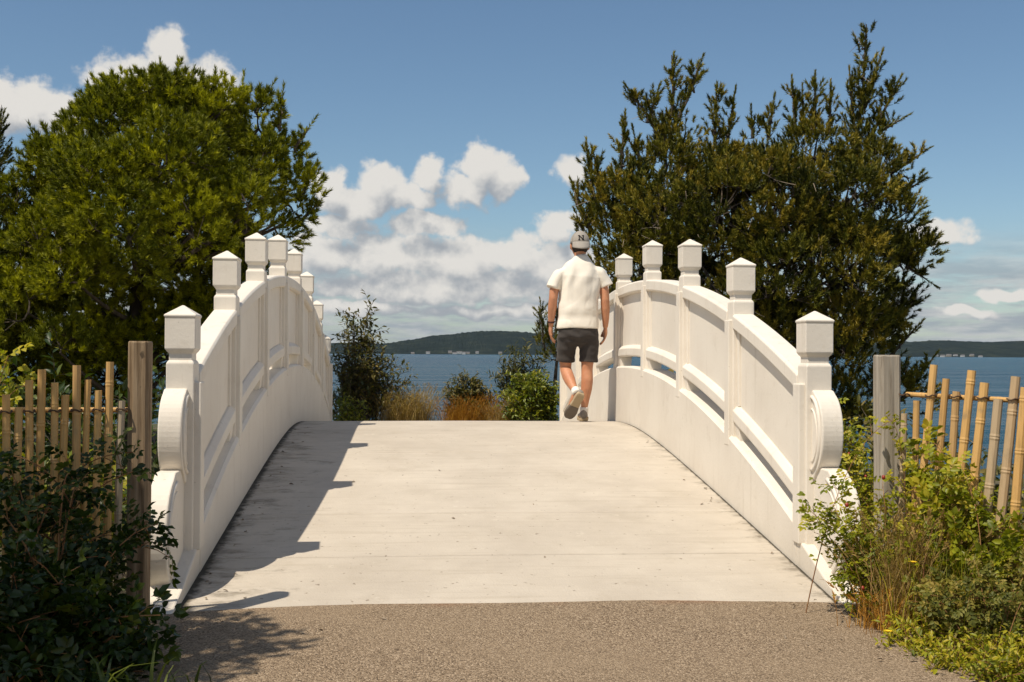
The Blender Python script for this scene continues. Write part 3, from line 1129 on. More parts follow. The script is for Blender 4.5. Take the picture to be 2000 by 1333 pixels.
def blades_mesh(roots, heights, lean, width, name, seg=3, heads=0., droop=.25):
    """grass blades as narrow curved ribbons; some carry a seed head"""
    N = len(roots)
    az = RNG.uniform(0, 2 * math.pi, N)
    ld = np.stack([np.cos(az), np.sin(az), 0 * az], -1) * (lean * RNG.uniform(.2, 1., N))[:, None] * heights[:, None]
    side = np.stack([-np.sin(az + RNG.normal(0, 1.2, N)), np.cos(az), 0 * az], -1)
    side /= np.linalg.norm(side, axis=1, keepdims=True)
    V, F, T = [], [], []
    ts = np.linspace(0, 1, seg + 1)
    pts = []
    for t in ts:
        c = roots + ld * (t ** 2) + np.array((0, 0, 1.)) * (heights * (t - droop * lean * t ** 3))[:, None]
        w = width * (1 - t * .85)
        pts.append((c - side * w / 2, c + side * w / 2))
    V = np.stack([q for pr in pts for q in pr], 1)           # N, 2(seg+1), 3
    k = V.shape[1]
    base = (np.arange(N) * k)[:, None, None]
    f = np.array([[2 * i, 2 * i + 1, 2 * i + 3] for i in range(seg)] + [[2 * i, 2 * i + 3, 2 * i + 2] for i in range(seg)])
    F = (f[None] + base).reshape(-1, 3)
    T = np.repeat(RNG.random(N), len(f))
    V = V.reshape(-1, 3)
    nh = int(N * heads)
    if nh:
        tip = (pts[-1][0] + pts[-1][1])[:nh] / 2
        dr = ld[:nh] * 1.2 + np.array((0, 0, 1.)) * heights[:nh, None] * .6
        dr /= np.linalg.norm(dr, axis=1, keepdims=True)
        ns = 9
        b = tip[:, None] + dr[:, None] * RNG.uniform(-.02, .07, (nh, ns))[..., None]
        o = RNG.normal(0, 1, (nh, ns, 3)) * .35 + dr[:, None]
        o /= np.linalg.norm(o, axis=2, keepdims=True)
        sd = np.cross(o, RNG.normal(0, 1, (nh, ns, 3)))
        sd /= np.linalg.norm(sd, axis=2, keepdims=True)
        tri = np.stack([b - sd * .0035, b + sd * .0035, b + o * .028], 2).reshape(-1, 3)
        F = np.concatenate([F, np.arange(len(tri)).reshape(-1, 3) + len(V)])
        T = np.concatenate([T, RNG.random(nh * ns) * .4 + .3])
        V = np.concatenate([V, tri])
    return np_mesh(name, V, F, T)


def grass(name, label, c, r, n, h, mat, lean=.5, width=.005, heads=.25, group=None):
    th = empty(name, (c[0], c[1], c[2]), label, 'grass', group)
    rt = np.stack([c[0] + RNG.normal(0, r[0] * .5, n), c[1] + RNG.normal(0, r[1] * .5, n), np.full(n, c[2])], -1)
    hh = h * RNG.uniform(.45, 1.1, n)
    o = link('blades', blades_mesh(rt, hh, lean, width, 'blades', heads=heads), mat, th)
    o['kind'] = 'stuff'
    return th


# ---- pines
def needles(sp, sd, sl, nn, nl, wd, tint, ang=(28, 78)):
    """sp shoot bases, sd shoot directions, sl shoot lengths -> V, F, tint"""
    S = len(sp)
    t = RNG.uniform(.0, 1., (S, nn)) ** .75
    ref = RNG.normal(0, 1, (S, 3))
    a = np.cross(sd, ref)
    a /= np.linalg.norm(a, axis=1, keepdims=True)
    b = np.cross(sd, a)
    ph = RNG.uniform(0, 2 * math.pi, (S, nn))
    th = np.radians(RNG.uniform(ang[0], ang[1], (S, nn)) * (1.08 - .62 * t))
    rd = a[:, None] * np.cos(ph)[..., None] + b[:, None] * np.sin(ph)[..., None]
    d = sd[:, None] * np.cos(th)[..., None] + rd * np.sin(th)[..., None]
    base = sp[:, None] + sd[:, None] * (sl[:, None] * t)[..., None]
    L = nl * RNG.uniform(.7, 1.15, (S, nn))
    sv = np.cross(d, RNG.normal(0, 1, (S, nn, 3)))
    sv /= np.linalg.norm(sv, axis=2, keepdims=True)
    V = np.stack([base - sv * wd / 2, base + sv * wd / 2, base + d * L[..., None]], 2).reshape(-1, 3)
    F = np.arange(S * nn * 3).reshape(-1, 3)
    T = (tint[:, None] + RNG.normal(0, .04, (S, nn))).reshape(-1) % 1.
    return V, F, T


def pine(name, label, base, blobs, spires, mat, lobe=.28, gap=.85, space=.075, shoot=(.06, .11), nn=40, nl=.055, wd=.009, trunk_r=.15, upw=.6, dead=0, finger=(.22, .38), fn=95, fnl=.045, ext=.0, nf=15., sep=.62, sp_step=.11, dark=.42):
    """the crown is built of lobes; each lobe carries tufts on its upper and outer side and is bare below"""
    base = np.array(base, float)
    th = empty(name, base, label, 'tree')
    wood = MB()
    cs = np.array([c for c, r, f_ in blobs])
    rs = np.array([r for c, r, f_ in blobs])
    top = cs[np.argmax(cs[:, 2])]
    mid = cs.mean(0)
    spine = bez(base, np.array((base[0], base[1], (base[2] + top[2]) / 2)), np.array((mid[0] * .6 + top[0] * .4, mid[1], top[2] - .2)), 9)
    wood.tube(spine, np.linspace(trunk_r, trunk_r * .25, 9), 9)
    limbs = MB()
    SP, SD, SL, ST = [], [], [], []
    tocam = np.array((0, 0, CZ)) - mid
    tocam /= np.linalg.norm(tocam)
    lobes = []
    for bi, (c, r, front) in enumerate(blobs):
        k = np.argmin(np.abs(spine[:, 2] - (c[2] - .35 * np.linalg.norm(c - mid) - .1)))
        limbs.tube(bez(spine[k], (spine[k] + c) / 2 + np.array((0, 0, -.10)), c, 6), np.linspace(trunk_r * .32, trunk_r * .09, 6), 5)
        nl_ = max(2, int(gap * 4 * r * r / (lobe * lobe)))
        for j in range(nl_):
            d = RNG.normal(0, 1, 3)
            d /= np.linalg.norm(d)
            lr = lobe * RNG.uniform(.7, 1.25)
            p = c + d * max(.04, r - lr * .75 - ext)
            inside = (np.linalg.norm(cs - p, axis=1) < rs - lr * 1.15)
            inside[bi] = False
            if inside.any(): continue
            lim = sep if front else .55
            if any(np.linalg.norm(p - q[0]) < lim * lobe for q in lobes): continue
            lobes.append((p, lr, d, c))
    for path, rr in spires:                         # tufted lobes clothe the leaders
        path = np.array(path)
        L = np.linalg.norm(np.diff(path, axis=0), axis=1).sum()
        for t in np.arange(0, .92, sp_step / L):
            p = np.array([np.interp(t, np.linspace(0, 1, len(path)), path[:, k]) for k in range(3)])
            o_ = RNG.normal(0, 1, 3)
            o_[2] *= .3
            o_ /= np.linalg.norm(o_)
            w_ = rr * (1.05 - .8 * t)
            lobes.append((p + o_ * w_ * .55, w_ * .8 + .03, np.array((0, 0, 1.)), p))
    for p, lr, d, c in lobes:
        limbs.tube(bez(c, (c + p) / 2 + RNG.normal(0, .04, 3) + np.array((0, 0, -.06)), p, 4), np.linspace(.016, .007, 4), 4)
        ax = d * .55 + np.array((0, 0, upw))
        ax /= np.linalg.norm(ax)
        vis = d @ tocam > -.35
        n = max(8, int(2.6 * math.pi * lr * lr / (space * space) * (1. if vis else .5)))
        e = RNG.normal(0, 1, (n, 3))
        e /= np.linalg.norm(e, axis=1, keepdims=True)
        e = e[e @ ax > -.12]
        n = len(e)
        if n == 0: continue
        off = e * (lr * RNG.uniform(.62, 1.0, n) * np.array([1 + .25 * mnoise.noise(Vector(p + q * lr) * 6.) for q in e]))[:, None]
        dr = e * .75 + ax * .45 + np.array((0, 0, upw * .5)) + RNG.normal(0, .16, (n, 3))
        dr /= np.linalg.norm(dr, axis=1, keepdims=True)
        SP.append(p + off)
        SD.append(dr)
        SL.append(RNG.uniform(*shoot, n))
        ST.append(np.clip(np.where(RNG.random(n) < dark, .43, .18) + .085 * RNG.normal() + RNG.normal(0, .05, n), .02, .49))
        for k in range(5):
            i = RNG.integers(0, n)
            limbs.tube([p, p + off[i] * .6, p + off[i]], [.006, .004, .003], 3)
    SP, SD, SL, ST = map(np.concatenate, (SP, SD, SL, ST))
    V, F, T = needles(SP, SD, SL, nn, nl, wd, ST)
    FP, FD, FL, FT = [], [], [], []
    for path, rr in spires:                         # leaders and side fingers: bottle brushes
        path = np.array(path)
        q = np.array([[np.interp(s_, np.linspace(0, 1, len(path)), path[:, k]) for k in range(3)] for s_ in np.linspace(0, 1, 8)])
        limbs.tube(q, np.linspace(.024, .008, 8), 5)
        L = np.linalg.norm(np.diff(path, axis=0), axis=1).sum()
        ax = (q[-1] - q[0]) / (np.linalg.norm(q[-1] - q[0]) + 1e-9)
        m = max(2, int(L / .16))
        for x in np.linspace(0, .86, m):
            FP.append(np.array([np.interp(x, np.linspace(0, 1, 8), q[:, k]) for k in range(3)])); FD.append(ax); FL.append(.22)
        n = max(4, int(L * nf))
        for x in RNG.random(n) * .9:
            p = np.array([np.interp(x, np.linspace(0, 1, 8), q[:, k]) for k in range(3)])
            f_ = RNG.uniform(0, 2 * math.pi)
            dr = np.array((math.cos(f_), math.sin(f_), 0)) * .60 + ax * .45 + np.array((0, 0, .75)) + RNG.normal(0, .12, 3)
            FP.append(p); FD.append(dr / np.linalg.norm(dr)); FL.append(RNG.uniform(*finger) * (1.05 - .6 * x) * min(1., rr / .09))
    if FP:
        V2, F2, T2 = needles(np.array(FP), np.array(FD), np.array(FL), fn, fnl, wd, RNG.random(len(FP)) * .3 + .08, (30, 62))
        F = np.concatenate([F, F2 + len(V)])
        V = np.concatenate([V, V2])
        T = np.concatenate([T, T2])
    link('trunk', wood.mesh('trunk', smooth=True), M['bark'], th)
    link('limbs', limbs.mesh('limbs'), M['bark'], th)
    if dead:
        tw = MB()
        for k in range(dead):
            i = RNG.integers(0, len(SP))
            p = SP[i] + tocam * .05
            d = RNG.normal(0, 1, 3)
            e = p + d / np.linalg.norm(d) * RNG.uniform(.08, .28)
            tw.tube(bez(p, (p + e) / 2 + RNG.normal(0, .02, 3), e, 4), np.linspace(.0045, .002, 4), 3)
        link('dead_twigs', tw.mesh('dead_twigs'), M['twig'], th)['kind'] = 'stuff'
    link('crown', np_mesh('crown', V, F, T), mat, th)
    return th


def px_blobs(lst, Y0):
    out = []
    for q in lst:
        x, y, r = q[:3]
        Y = Y0 + (q[3] if len(q) > 3 else 0)
        out.append((at(x, y, Y), r * Y / 2200, len(q) < 4 or q[3] < .5))
    return out


def px_path(lst, Y): return [at(x, y, Y) for x, y in lst]


def build_trees():
    YL = 14.0
    bl = [(312, 215, 78), (215, 262, 80), (405, 235, 82), (505, 252, 70, .2), (545, 325, 66, .2), (560, 270, 48, .2), (575, 370, 50, .1), (500, 330, 70, -.2), (125, 325, 78), (62, 392, 72, .1),
          (205, 370, 100, -.8), (325, 330, 115, -.6), (440, 345, 95, -.4), (562, 400, 58, .1), (118, 480, 95, -.4), (25, 470, 72, -.1), (-60, 440, 80, .2), (10, 405, 70, .3), (20, 540, 80, .2),
          (250, 458, 100, -1.1), (375, 452, 92, -1.0), (478, 420, 78, -.7), (150, 552, 82, -.8), (285, 545, 84, .45), (395, 535, 70, .45),
          (55, 612, 72, -.4), (118, 690, 62, -.5), (535, 440, 62, -.1), (-30, 560, 80, 0), (590, 420, 36, -.1),
          (262, 208, 62), (450, 205, 60), (352, 192, 58), (165, 275, 60),
          (300, 360, 200, .8), (300, 560, 150, .9), (430, 600, 110, .8), (200, 640, 130, .7), (340, 700, 120, .8), (470, 520, 90, .6), (80, 660, 120, .8), (220, 740, 110, .7), (100, 560, 130, .9), (40, 740, 100, .9), (480, 640, 70, .9), (380, 560, 110, .7)]
    sp = [([(310, 200), (312, 142)], .05), ([(340, 200), (345, 143)], .05), ([(375, 210), (378, 160)], .05), ([(415, 200), (418, 162)], .05), ([(470, 220), (474, 168)], .05), ([(500, 220), (525, 178)], .05), ([(545, 250), (552, 190)], .05), ([(240, 225), (225, 175)], .05), ([(200, 240), (180, 185)], .05), ([(150, 290), (135, 245)], .05), ([(90, 330), (65, 265)], .06), ([(60, 350), (45, 320)], .05),
          ([(575, 290), (603, 250)], .05), ([(590, 430), (626, 392)], .05), ([(585, 390), (608, 340)], .05)]
    pine('pine_tree', 'rounded pine with golden green needles behind the brown timber post', (-3.5, 14.6, float(ground_z(-3.5, 14.6)) - .1), px_blobs(bl, YL),
         [(px_path(p, YL), r) for p, r in sp], M['pine_a'], lobe=.33, gap=1.7, sep=.80, dark=.12, space=.089, shoot=(.05, .10), nn=46, nl=.074, wd=.0120, upw=.55, finger=(.08, .15), fn=60, fnl=.065, nf=6., ext=.03)
    YR = 14.0
    br = [(1195, 400, 62), (1240, 372, 56), (1205, 470, 70), (1300, 340, 76), (1290, 430, 95, -.3), (1262, 540, 92, -.2), (1395, 345, 72), (1400, 420, 112, -.5), (1390, 555, 112, -.5), (1475, 345, 66),
          (1520, 400, 112, -.5), (1520, 550, 115, -.6), (1590, 310, 78), (1650, 410, 105, -.4), (1640, 535, 112, -.5), (1690, 330, 70), (1730, 430, 74), (1765, 345, 38), (1748, 505, 60),
          (1788, 492, 36), (1640, 655, 100, -.3), (1720, 640, 66, .1), (1735, 745, 52), (1500, 675, 105, -.2), (1380, 660, 88, -.1), (1660, 790, 85, -.2), (1780, 770, 36), (1330, 280, 40),
          (1560, 820, 100, .1), (1750, 590, 50, .2), (1185, 430, 50), (1195, 540, 58), (1210, 605, 62, .1), (1250, 640, 80, .2), (1310, 600, 90), (1450, 480, 190, .9), (1620, 560, 170, .9), (1330, 500, 130, .8)]
    sr = [([(1290, 300), (1315, 210), (1312, 108)], .13), ([(1310, 260), (1350, 180), (1366, 122)], .10), ([(1300, 290), (1258, 215), (1230, 182)], .10), ([(1265, 240), (1283, 185)], .06),
          ([(1160, 390), (1147, 290)], .09), ([(1180, 390), (1160, 305)], .06), ([(1212, 340), (1220, 235)], .09), ([(1250, 320), (1240, 270)], .06), ([(1395, 290), (1400, 180)], .08), ([(1420, 280), (1434, 190)], .07),
          ([(1470, 270), (1468, 235)], .06), ([(1500, 270), (1510, 205)], .07), ([(1555, 270), (1548, 168)], .08), ([(1590, 260), (1592, 160)], .09), ([(1620, 260), (1622, 180)], .06), ([(1570, 250), (1568, 190)], .05),
          ([(1665, 320), (1684, 200), (1692, 48)], .15), ([(1690, 210), (1720, 112)], .10), ([(1690, 290), (1735, 200), (1752, 165)], .10), ([(1668, 250), (1660, 150)], .07), ([(1715, 260), (1758, 235)], .08),
          ([(1740, 340), (1800, 300)], .09), ([(1740, 390), (1790, 360)], .08), ([(1755, 490), (1828, 478)], .10), ([(1770, 520), (1812, 548)], .07), ([(1735, 700), (1790, 640)], .06), ([(1760, 780), (1822, 700)], .08),
          ([(1150, 440), (1122, 370)], .09), ([(1150, 480), (1130, 430)], .07)]
    pine('pine_tree', 'tall shaggy dark pine with upright leaders beyond the man and railing', (4.4, 14.4, float(ground_z(4.4, 14.4)) - .1), px_blobs(br, YR),
         [(px_path(p, YR), r) for p, r in sr], M['pine_b'], lobe=.25, gap=1.0, space=.092, shoot=(.08, .16), nn=45, nl=.060, wd=.0122, upw=.8, dark=.28, dead=420, finger=(.10, .20), fn=90, fnl=.052, nf=10., ext=.05)
    # darker pine cut by the left edge of the view
    b3 = [(-50, 300, 55), (-60, 400, 85), (-40, 520, 80), (-50, 640, 100), (-10, 690, 60), (-120, 480, 120), (-140, 640, 120), (30, 740, 60)]
    s3 = [([(-20, 330), (4, 235)], .10), ([(-30, 380), (12, 300)], .10), ([(-40, 320), (-30, 200)], .10)]
    pine('pine_tree', 'narrow dark pine standing left of the rounded golden green pine', (-6.0, 14.4, float(ground_z(-6.0, 14.4)) - .1), px_blobs(b3, 14.2),
         [(px_path(p, 14.2), r) for p, r in s3], M['pine_b'], lobe=.30, space=.10, shoot=(.10, .20), nn=36, nl=.05, wd=.011, upw=.9, trunk_r=.12)
    # young pine at the far end of the bridge
    b4 = [(1063, 675, 24), (1078, 655, 26), (1090, 690, 30), (1105, 640, 22)]
    s4 = [([(1062, 670), (1056, 602)], .06), ([(1085, 650), (1092, 590)], .06)]
    pine('pine_tree', 'small young pine at the far end of the bridge beside the man', (2.15, 16.9, float(ground_z(2.15, 16.9)) - .1), px_blobs(b4, 16.8),
         [(px_path(p, 16.8), r) for p, r in s4], M['pine_b'], lobe=.16, space=.085, shoot=(.10, .18), nn=36, nl=.05, wd=.010, upw=.9, trunk_r=.05)


build_trees()


def build_shade_tree(c, foot, rad_, n, label):
    # broadleaf tree beside the photographer; only its shade reaches the picture
    c, foot = np.array(c), np.array(foot)
    th = empty('leafy_tree', foot, label, 'tree')
    mb = MB()
    mb.tube(bez(foot - np.array((0, 0, .1)), foot + np.array((-.1, -.1, 1.6)), c, 8), np.linspace(.10, .03, 8), 8)
    for k in range(14):
        d = RNG.normal(0, 1, 3)
        d /= np.linalg.norm(d)
        mb.tube(bez(c + np.array((-.2, -.1, -.6)), c + d * .3, c + d * np.array(rad_) * .95, 5), np.linspace(.025, .006, 5), 4)
    link('trunk', mb.mesh('trunk', smooth=True), M['bark'], th)
    d = RNG.normal(0, 1, (n, 3))
    d /= np.linalg.norm(d, axis=1, keepdims=True)
    p = c + d * np.array(rad_) * (RNG.random(n) ** .4)[:, None]
    p = p[np.array([mnoise.noise(Vector(q) * 2.6) > -.22 for q in p])]
    R = frames(RNG.normal(0, 1, p.shape), np.tile((0, 0, 1.), (len(p), 1)), .6)
    put_leaves(th, 'blade', p, R, RNG.uniform(.07, .12, len(p)), RNG.random(len(p)), M['rose_shade'], 0, stuff='crown')


build_shade_tree((-2.98, 3.00, 3.25), (-3.6, 2.6, -.05), (1.0, .76, .85), 6200, 'small broadleaf tree left of the path that shades the bushes by the fence')
build_shade_tree((-3.95, 4.55, 3.3), (-4.5, 4.2, -.05), (1.1, 1.0, .9), 6000, 'broadleaf tree behind the left bamboo fence shading the thicket there')


def build_bushes():
    gz = lambda x, y: float(ground_z(x, y)) - .02
    # --- left, in the shade by the fence
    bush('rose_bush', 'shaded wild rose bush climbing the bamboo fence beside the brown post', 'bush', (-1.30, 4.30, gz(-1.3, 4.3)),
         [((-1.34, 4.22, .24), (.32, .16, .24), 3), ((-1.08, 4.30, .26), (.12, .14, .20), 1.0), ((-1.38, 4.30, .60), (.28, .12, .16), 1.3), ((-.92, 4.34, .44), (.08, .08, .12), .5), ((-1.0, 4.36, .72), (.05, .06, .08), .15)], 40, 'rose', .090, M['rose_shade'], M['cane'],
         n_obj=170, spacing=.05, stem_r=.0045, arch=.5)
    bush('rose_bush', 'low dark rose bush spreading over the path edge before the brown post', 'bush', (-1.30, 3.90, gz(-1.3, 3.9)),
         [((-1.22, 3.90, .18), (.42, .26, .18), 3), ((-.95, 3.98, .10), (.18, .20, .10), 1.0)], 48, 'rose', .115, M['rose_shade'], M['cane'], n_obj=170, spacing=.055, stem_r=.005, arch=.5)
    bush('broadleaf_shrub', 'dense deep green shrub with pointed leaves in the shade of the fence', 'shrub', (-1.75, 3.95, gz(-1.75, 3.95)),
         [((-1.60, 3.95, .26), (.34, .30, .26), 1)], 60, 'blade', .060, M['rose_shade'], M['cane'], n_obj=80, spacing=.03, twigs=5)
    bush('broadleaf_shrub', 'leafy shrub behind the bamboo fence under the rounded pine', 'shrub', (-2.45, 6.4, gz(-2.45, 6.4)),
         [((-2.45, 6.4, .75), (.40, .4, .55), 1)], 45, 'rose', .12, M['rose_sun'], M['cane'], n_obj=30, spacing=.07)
    bush('broadleaf_shrub', 'dark thicket shrub low beneath the rounded pine', 'shrub', (-2.3, 9.5, gz(-2.3, 9.5)),
         [((-2.0, 9.5, .35), (.7, .6, .85), 1), ((-3.2, 9.8, .35), (.8, .6, .9), 1), ((-4.3, 9.8, .3), (.8, .6, .9), 1)], 120, 'blade', .10, M['rose_shade'], M['bark'], n_obj=0, spacing=.06, twigs=4, twig_len=.25, spread=.6)
    bush('yellowing_shrub', 'low shrub with yellow leaves glimpsed between the bamboo poles', 'shrub', (-1.75, 5.75, gz(-1.75, 5.75)),
         [((-1.60, 5.75, .34), (.30, .25, .30), 1)], 36, 'blade', .065, M['leaf_bright'], M['cane'], n_obj=20, spacing=.035)
    # --- right, in full sun
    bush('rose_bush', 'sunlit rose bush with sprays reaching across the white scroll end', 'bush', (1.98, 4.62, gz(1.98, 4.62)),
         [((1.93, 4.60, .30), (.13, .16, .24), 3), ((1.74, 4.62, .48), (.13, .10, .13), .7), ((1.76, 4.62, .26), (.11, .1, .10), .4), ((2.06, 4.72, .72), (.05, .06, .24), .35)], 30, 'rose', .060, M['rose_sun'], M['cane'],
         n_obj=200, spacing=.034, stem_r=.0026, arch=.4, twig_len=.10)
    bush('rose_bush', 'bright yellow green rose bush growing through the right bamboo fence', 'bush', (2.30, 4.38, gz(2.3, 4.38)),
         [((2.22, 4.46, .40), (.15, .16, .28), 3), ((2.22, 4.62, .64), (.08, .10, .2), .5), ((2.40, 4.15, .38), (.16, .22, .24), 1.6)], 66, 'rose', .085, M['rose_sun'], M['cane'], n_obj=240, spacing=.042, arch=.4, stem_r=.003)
    bush('weedy_shrub', 'olive brown small leaved weed clump below the bamboo fence', 'shrub', (2.16, 4.1, gz(2.16, 4.1)),
         [((2.14, 4.10, .17), (.24, .20, .14), 3), ((2.33, 3.98, .20), (.2, .2, .14), 1)], 80, 'rose', .052, M['leaf_sage'], M['cane'], n_obj=200, spacing=.036, twigs=3, stem_r=.002)
    bush('ground_cover', 'low small leaved ground cover along the sunny edge of the path', 'plant', (2.02, 3.85, gz(2.02, 3.85)),
         [((2.05, 3.80, .06), (.22, .32, .07), 2), ((1.90, 4.25, .05), (.10, .18, .06), 1), ((2.3, 3.8, .1), (.2, .3, .1), 1)], 150, 'blade', .024, M['rose_sun'], M['cane'], n_obj=120, spacing=.011, twigs=4, twig_len=.07, stem_r=.0016, leaf_from=.1)
    bush('rose_bush', 'rose bush with red hips between railing end and grey post', 'bush', (2.75, 6.6, gz(2.75, 6.6)),
         [((2.50, 6.6, .45), (.24, .3, .42), 1), ((2.9, 6.8, .40), (.45, .3, .40), 1)], 40, 'rose', .075, M['rose_sun'], M['cane'], n_obj=40, spacing=.045)
    bush('broadleaf_shrub', 'dark green shrub behind the right bamboo fence under the shaggy pine', 'shrub', (3.6, 8.4, gz(3.6, 8.4)),
         [((3.4, 8.4, .20), (.7, .5, .60), 1)], 70, 'blade', .075, M['leaf_olive'], M['twig'], n_obj=20, spacing=.035, twigs=5)
    bush('broadleaf_shrub', 'green shrub on the slope seen between the right bamboo poles', 'shrub', (3.75, 7.0, gz(3.75, 7.0)),
         [((3.3, 7.0, .15), (.55, .4, .50), 1), ((4.2, 7.0, .10), (.6, .4, .50), 1)], 90, 'blade', .08, M['leaf_olive'], M['twig'], n_obj=20, spacing=.04, twigs=4, spread=.45)
    bush('thicket', 'dark thicket along the outer side of the right parapet', 'shrub', (2.9, 9.6, gz(2.9, 9.6)),
         [((2.75, 8.4, .25), (.42, .9, .50), 1), ((2.85, 10.4, .40), (.5, 1.1, .65), 1.3)], 90, 'blade', .095, M['leaf_olive'], M['bark'], n_obj=0, spacing=.05, twigs=4, twig_len=.22, spread=.7)
    grass('dry_grass', 'tall straw coloured dry grass clump at the foot of the grey post', (2.04, 4.42, 0), (.15, .12), 620, .48, M['straw'], .5, .0042, .3)
    grass('dry_grass', 'short reddish dry grass tuft at the asphalt edge beneath the roses', (1.93, 4.40, 0), (.13, .10), 300, .18, M['rust'], .8, .0040, .1)
    grass('green_grass', 'green grass blades rising among weeds below the right bamboo poles', (2.22, 4.22, 0), (.25, .2), 420, .42, M['rose_sun'], .5, .005, .05)
    grass('green_grass', 'long arching grass blades in the shaded corner by the path', (-.98, 3.66, 0), (.30, .10), 46, .24, M['rose_shade'], 1.1, .016, .0)
    # --- far end of the bridge
    bush('loose_shrub', 'tall loose shrub with small dark leaves beyond the left railing', 'shrub', (-.80, 16.3, gz(-.8, 16.3)),
         [((-.80, 16.3, 1.10), (.40, .4, .62), 2), ((-.34, 16.3, .66), (.50, .4, .50), 3.0), ((-.95, 16.3, .6), (.3, .4, .5), 1), ((-.72, 16.3, 1.65), (.30, .2, .48), .8)], 130, 'blade', .075, M['leaf_olive'], M['bark'],
         n_obj=30, spacing=.05, twigs=6, twig_len=.22, stem_r=.007, leaf_from=.25)
    bush('leafy_shrub', 'low bright shrub at the foot of the far left railing', 'shrub', (-.85, 15.5, gz(-.85, 15.5)),
         [((-.82, 15.5, .28), (.22, .2, .28), 1)], 40, 'blade', .06, M['leaf_bright'], M['bark'], n_obj=10, spacing=.04, twigs=4)
    bush('leafy_shrub', 'dense bright leaved shrub at the far right railing end', 'shrub', (1.85, 15.9, gz(1.85, 15.9)),
         [((1.68, 15.9, .46), (.50, .3, .48), 1)], 150, 'blade', .075, M['leaf_bright'], M['bark'], n_obj=40, spacing=.032, twigs=5)
    bush('leafy_shrub', 'darker olive shrub rising behind the bright leaved shrub', 'shrub', (1.70, 16.6, gz(1.7, 16.6)),
         [((1.58, 16.6, .74), (.48, .3, .56), 1)], 90, 'narrow', .09, M['leaf_olive'], M['bark'], n_obj=20, spacing=.035, twigs=5)
    bush('round_shrub', 'small round green shrub among rusty grass above the sea', 'shrub', (.82, 16.9, gz(.82, 16.9)),
         [((.84, 16.5, .42), (.44, .3, .42), 1)], 130, 'blade', .06, M['leaf_olive'], M['bark'], n_obj=20, spacing=.03, twigs=5)
    for c, h, m, lab in (((.05, 16.4, -.06), .74, 'straw', 'pale straw grass clump beside the loose dark shrub'),
                         ((-.22, 16.2, -.06), .62, 'straw', 'short straw grass at the foot of the loose shrub'),
                         ((.70, 16.3, -.06), .52, 'rust', 'rusty grass clump before the small round shrub'),
                         ((1.02, 16.4, -.06), .58, 'rust', 'orange brown grass between round shrub and bright shrub'),
                         ((1.35, 16.2, -.06), .46, 'straw', 'straw grass at the foot of the bright leaved shrub')):
        grass('grass_clump', lab, c, (.24, .22), 800, h, M[m], .60, .008, .5)


build_bushes()


def build_hips_and_flowers():
    def ball(c, r):
        mb = MB()
        R = []
        for t in np.linspace(.15, math.pi - .15, 6):
            R.append([(c[0] + r * math.sin(t) * math.cos(a), c[1] + r * math.sin(t) * math.sin(a), c[2] + 1.2 * r * math.cos(t)) for a in np.linspace(0, 2 * math.pi, 8, endpoint=False)])
        return mb.rings(R)
    roses = [o for o in COL.objects if o.name.startswith('rose_bush')]
    for th, lst in ((roses[2], [(1.80, 4.52, .50), (1.86, 4.50, .16), (1.93, 4.46, .62)]), (roses[4], [(2.46, 6.32, .78), (2.52, 6.30, .55), (2.40, 6.33, .62), (2.62, 6.3, .42)])):
        for p in lst:
            link('rose_hip', ball(p, .0085).mesh('rose_hip', smooth=True), M['hip'], th)
    for (x, y, h, lab) in ((1.80, 4.12, .075, 'single yellow flower on the asphalt edge under the grass'), (1.98, 4.30, .30, 'yellow flower standing among the dry grass blades')):
        f = empty('yellow_flower', (x, y, 0), lab, 'flower')
        link('stem', MB().tube([(x, y, -.04), (x + .005, y, h * .6), (x, y - .004, h)], .0018, 4).mesh('stem'), M['rose_sun'], f)
        for k in range(9):
            a = k * 2 * math.pi / 9
            V, F = leaflet((x, y - .004, h), (math.cos(a), math.sin(a), .45), (-math.cos(a), -math.sin(a), 1.), .019, .012)
            link('petal', MB().add(V, F).mesh('petal'), M['yellow'], f)
    # cut cane lying out of the shaded rose bush
    a, c = at(155, 1312, 3.95), at(285, 1200, 4.05)
    link('bare_cane', MB().tube(bez(a, (a + c) / 2 + np.array((0, 0, -.01)), c, 7), np.linspace(.0055, .0028, 7), 6).mesh('bare_cane', smooth=True), M['cane'], roses[1])


build_hips_and_flowers()


# ------------------------------------------------------------------ the man walking
def ell_ring(c, ax, rx, ry, xdir, n=16, sq_=2.0):
    """ring of radii rx (along xdir) and ry round axis ax"""
    ax = np.array(ax, float); ax /= np.linalg.norm(ax)
    x = np.array(xdir, float); x -= ax * (x @ ax); x /= np.linalg.norm(x)
    y = np.cross(ax, x)
    out = []
    for t in np.linspace(0, 2 * math.pi, n, endpoint=False):
        a, s_ = math.cos(t), math.sin(t)
        k = (abs(a) ** sq_ + abs(s_) ** sq_) ** (-1 / sq_)
        out.append(np.array(c) + x * rx * k * a + y * ry * k * s_)
    return out


def limb(mb, pts, xdir=(1, 0, 0), n=16, sq_=2.0, flat=''):
    """pts: (centre, rx, ry); loft with rounded ends"""
    P = [np.array(p[0], float) for p in pts]
    R = []
    for i, p in enumerate(pts):
        d = P[min(i + 1, len(P) - 1)] - P[max(i - 1, 0)]
        if i == 0 and 'a' not in flat: R.append(ell_ring(P[0] - (P[1] - P[0]) / np.linalg.norm(P[1] - P[0]) * p[2] * .35, d, p[1] * .6, p[2] * .6, xdir, n, sq_))
        R.append(ell_ring(P[i], d, p[1], p[2], xdir, n, sq_))
        if i == len(pts) - 1 and 'b' not in flat: R.append(ell_ring(P[i] + (P[i] - P[i - 1]) / np.linalg.norm(P[i] - P[i - 1]) * p[2] * .35, d, p[1] * .6, p[2] * .6, xdir, n, sq_))
    mb.rings(R)


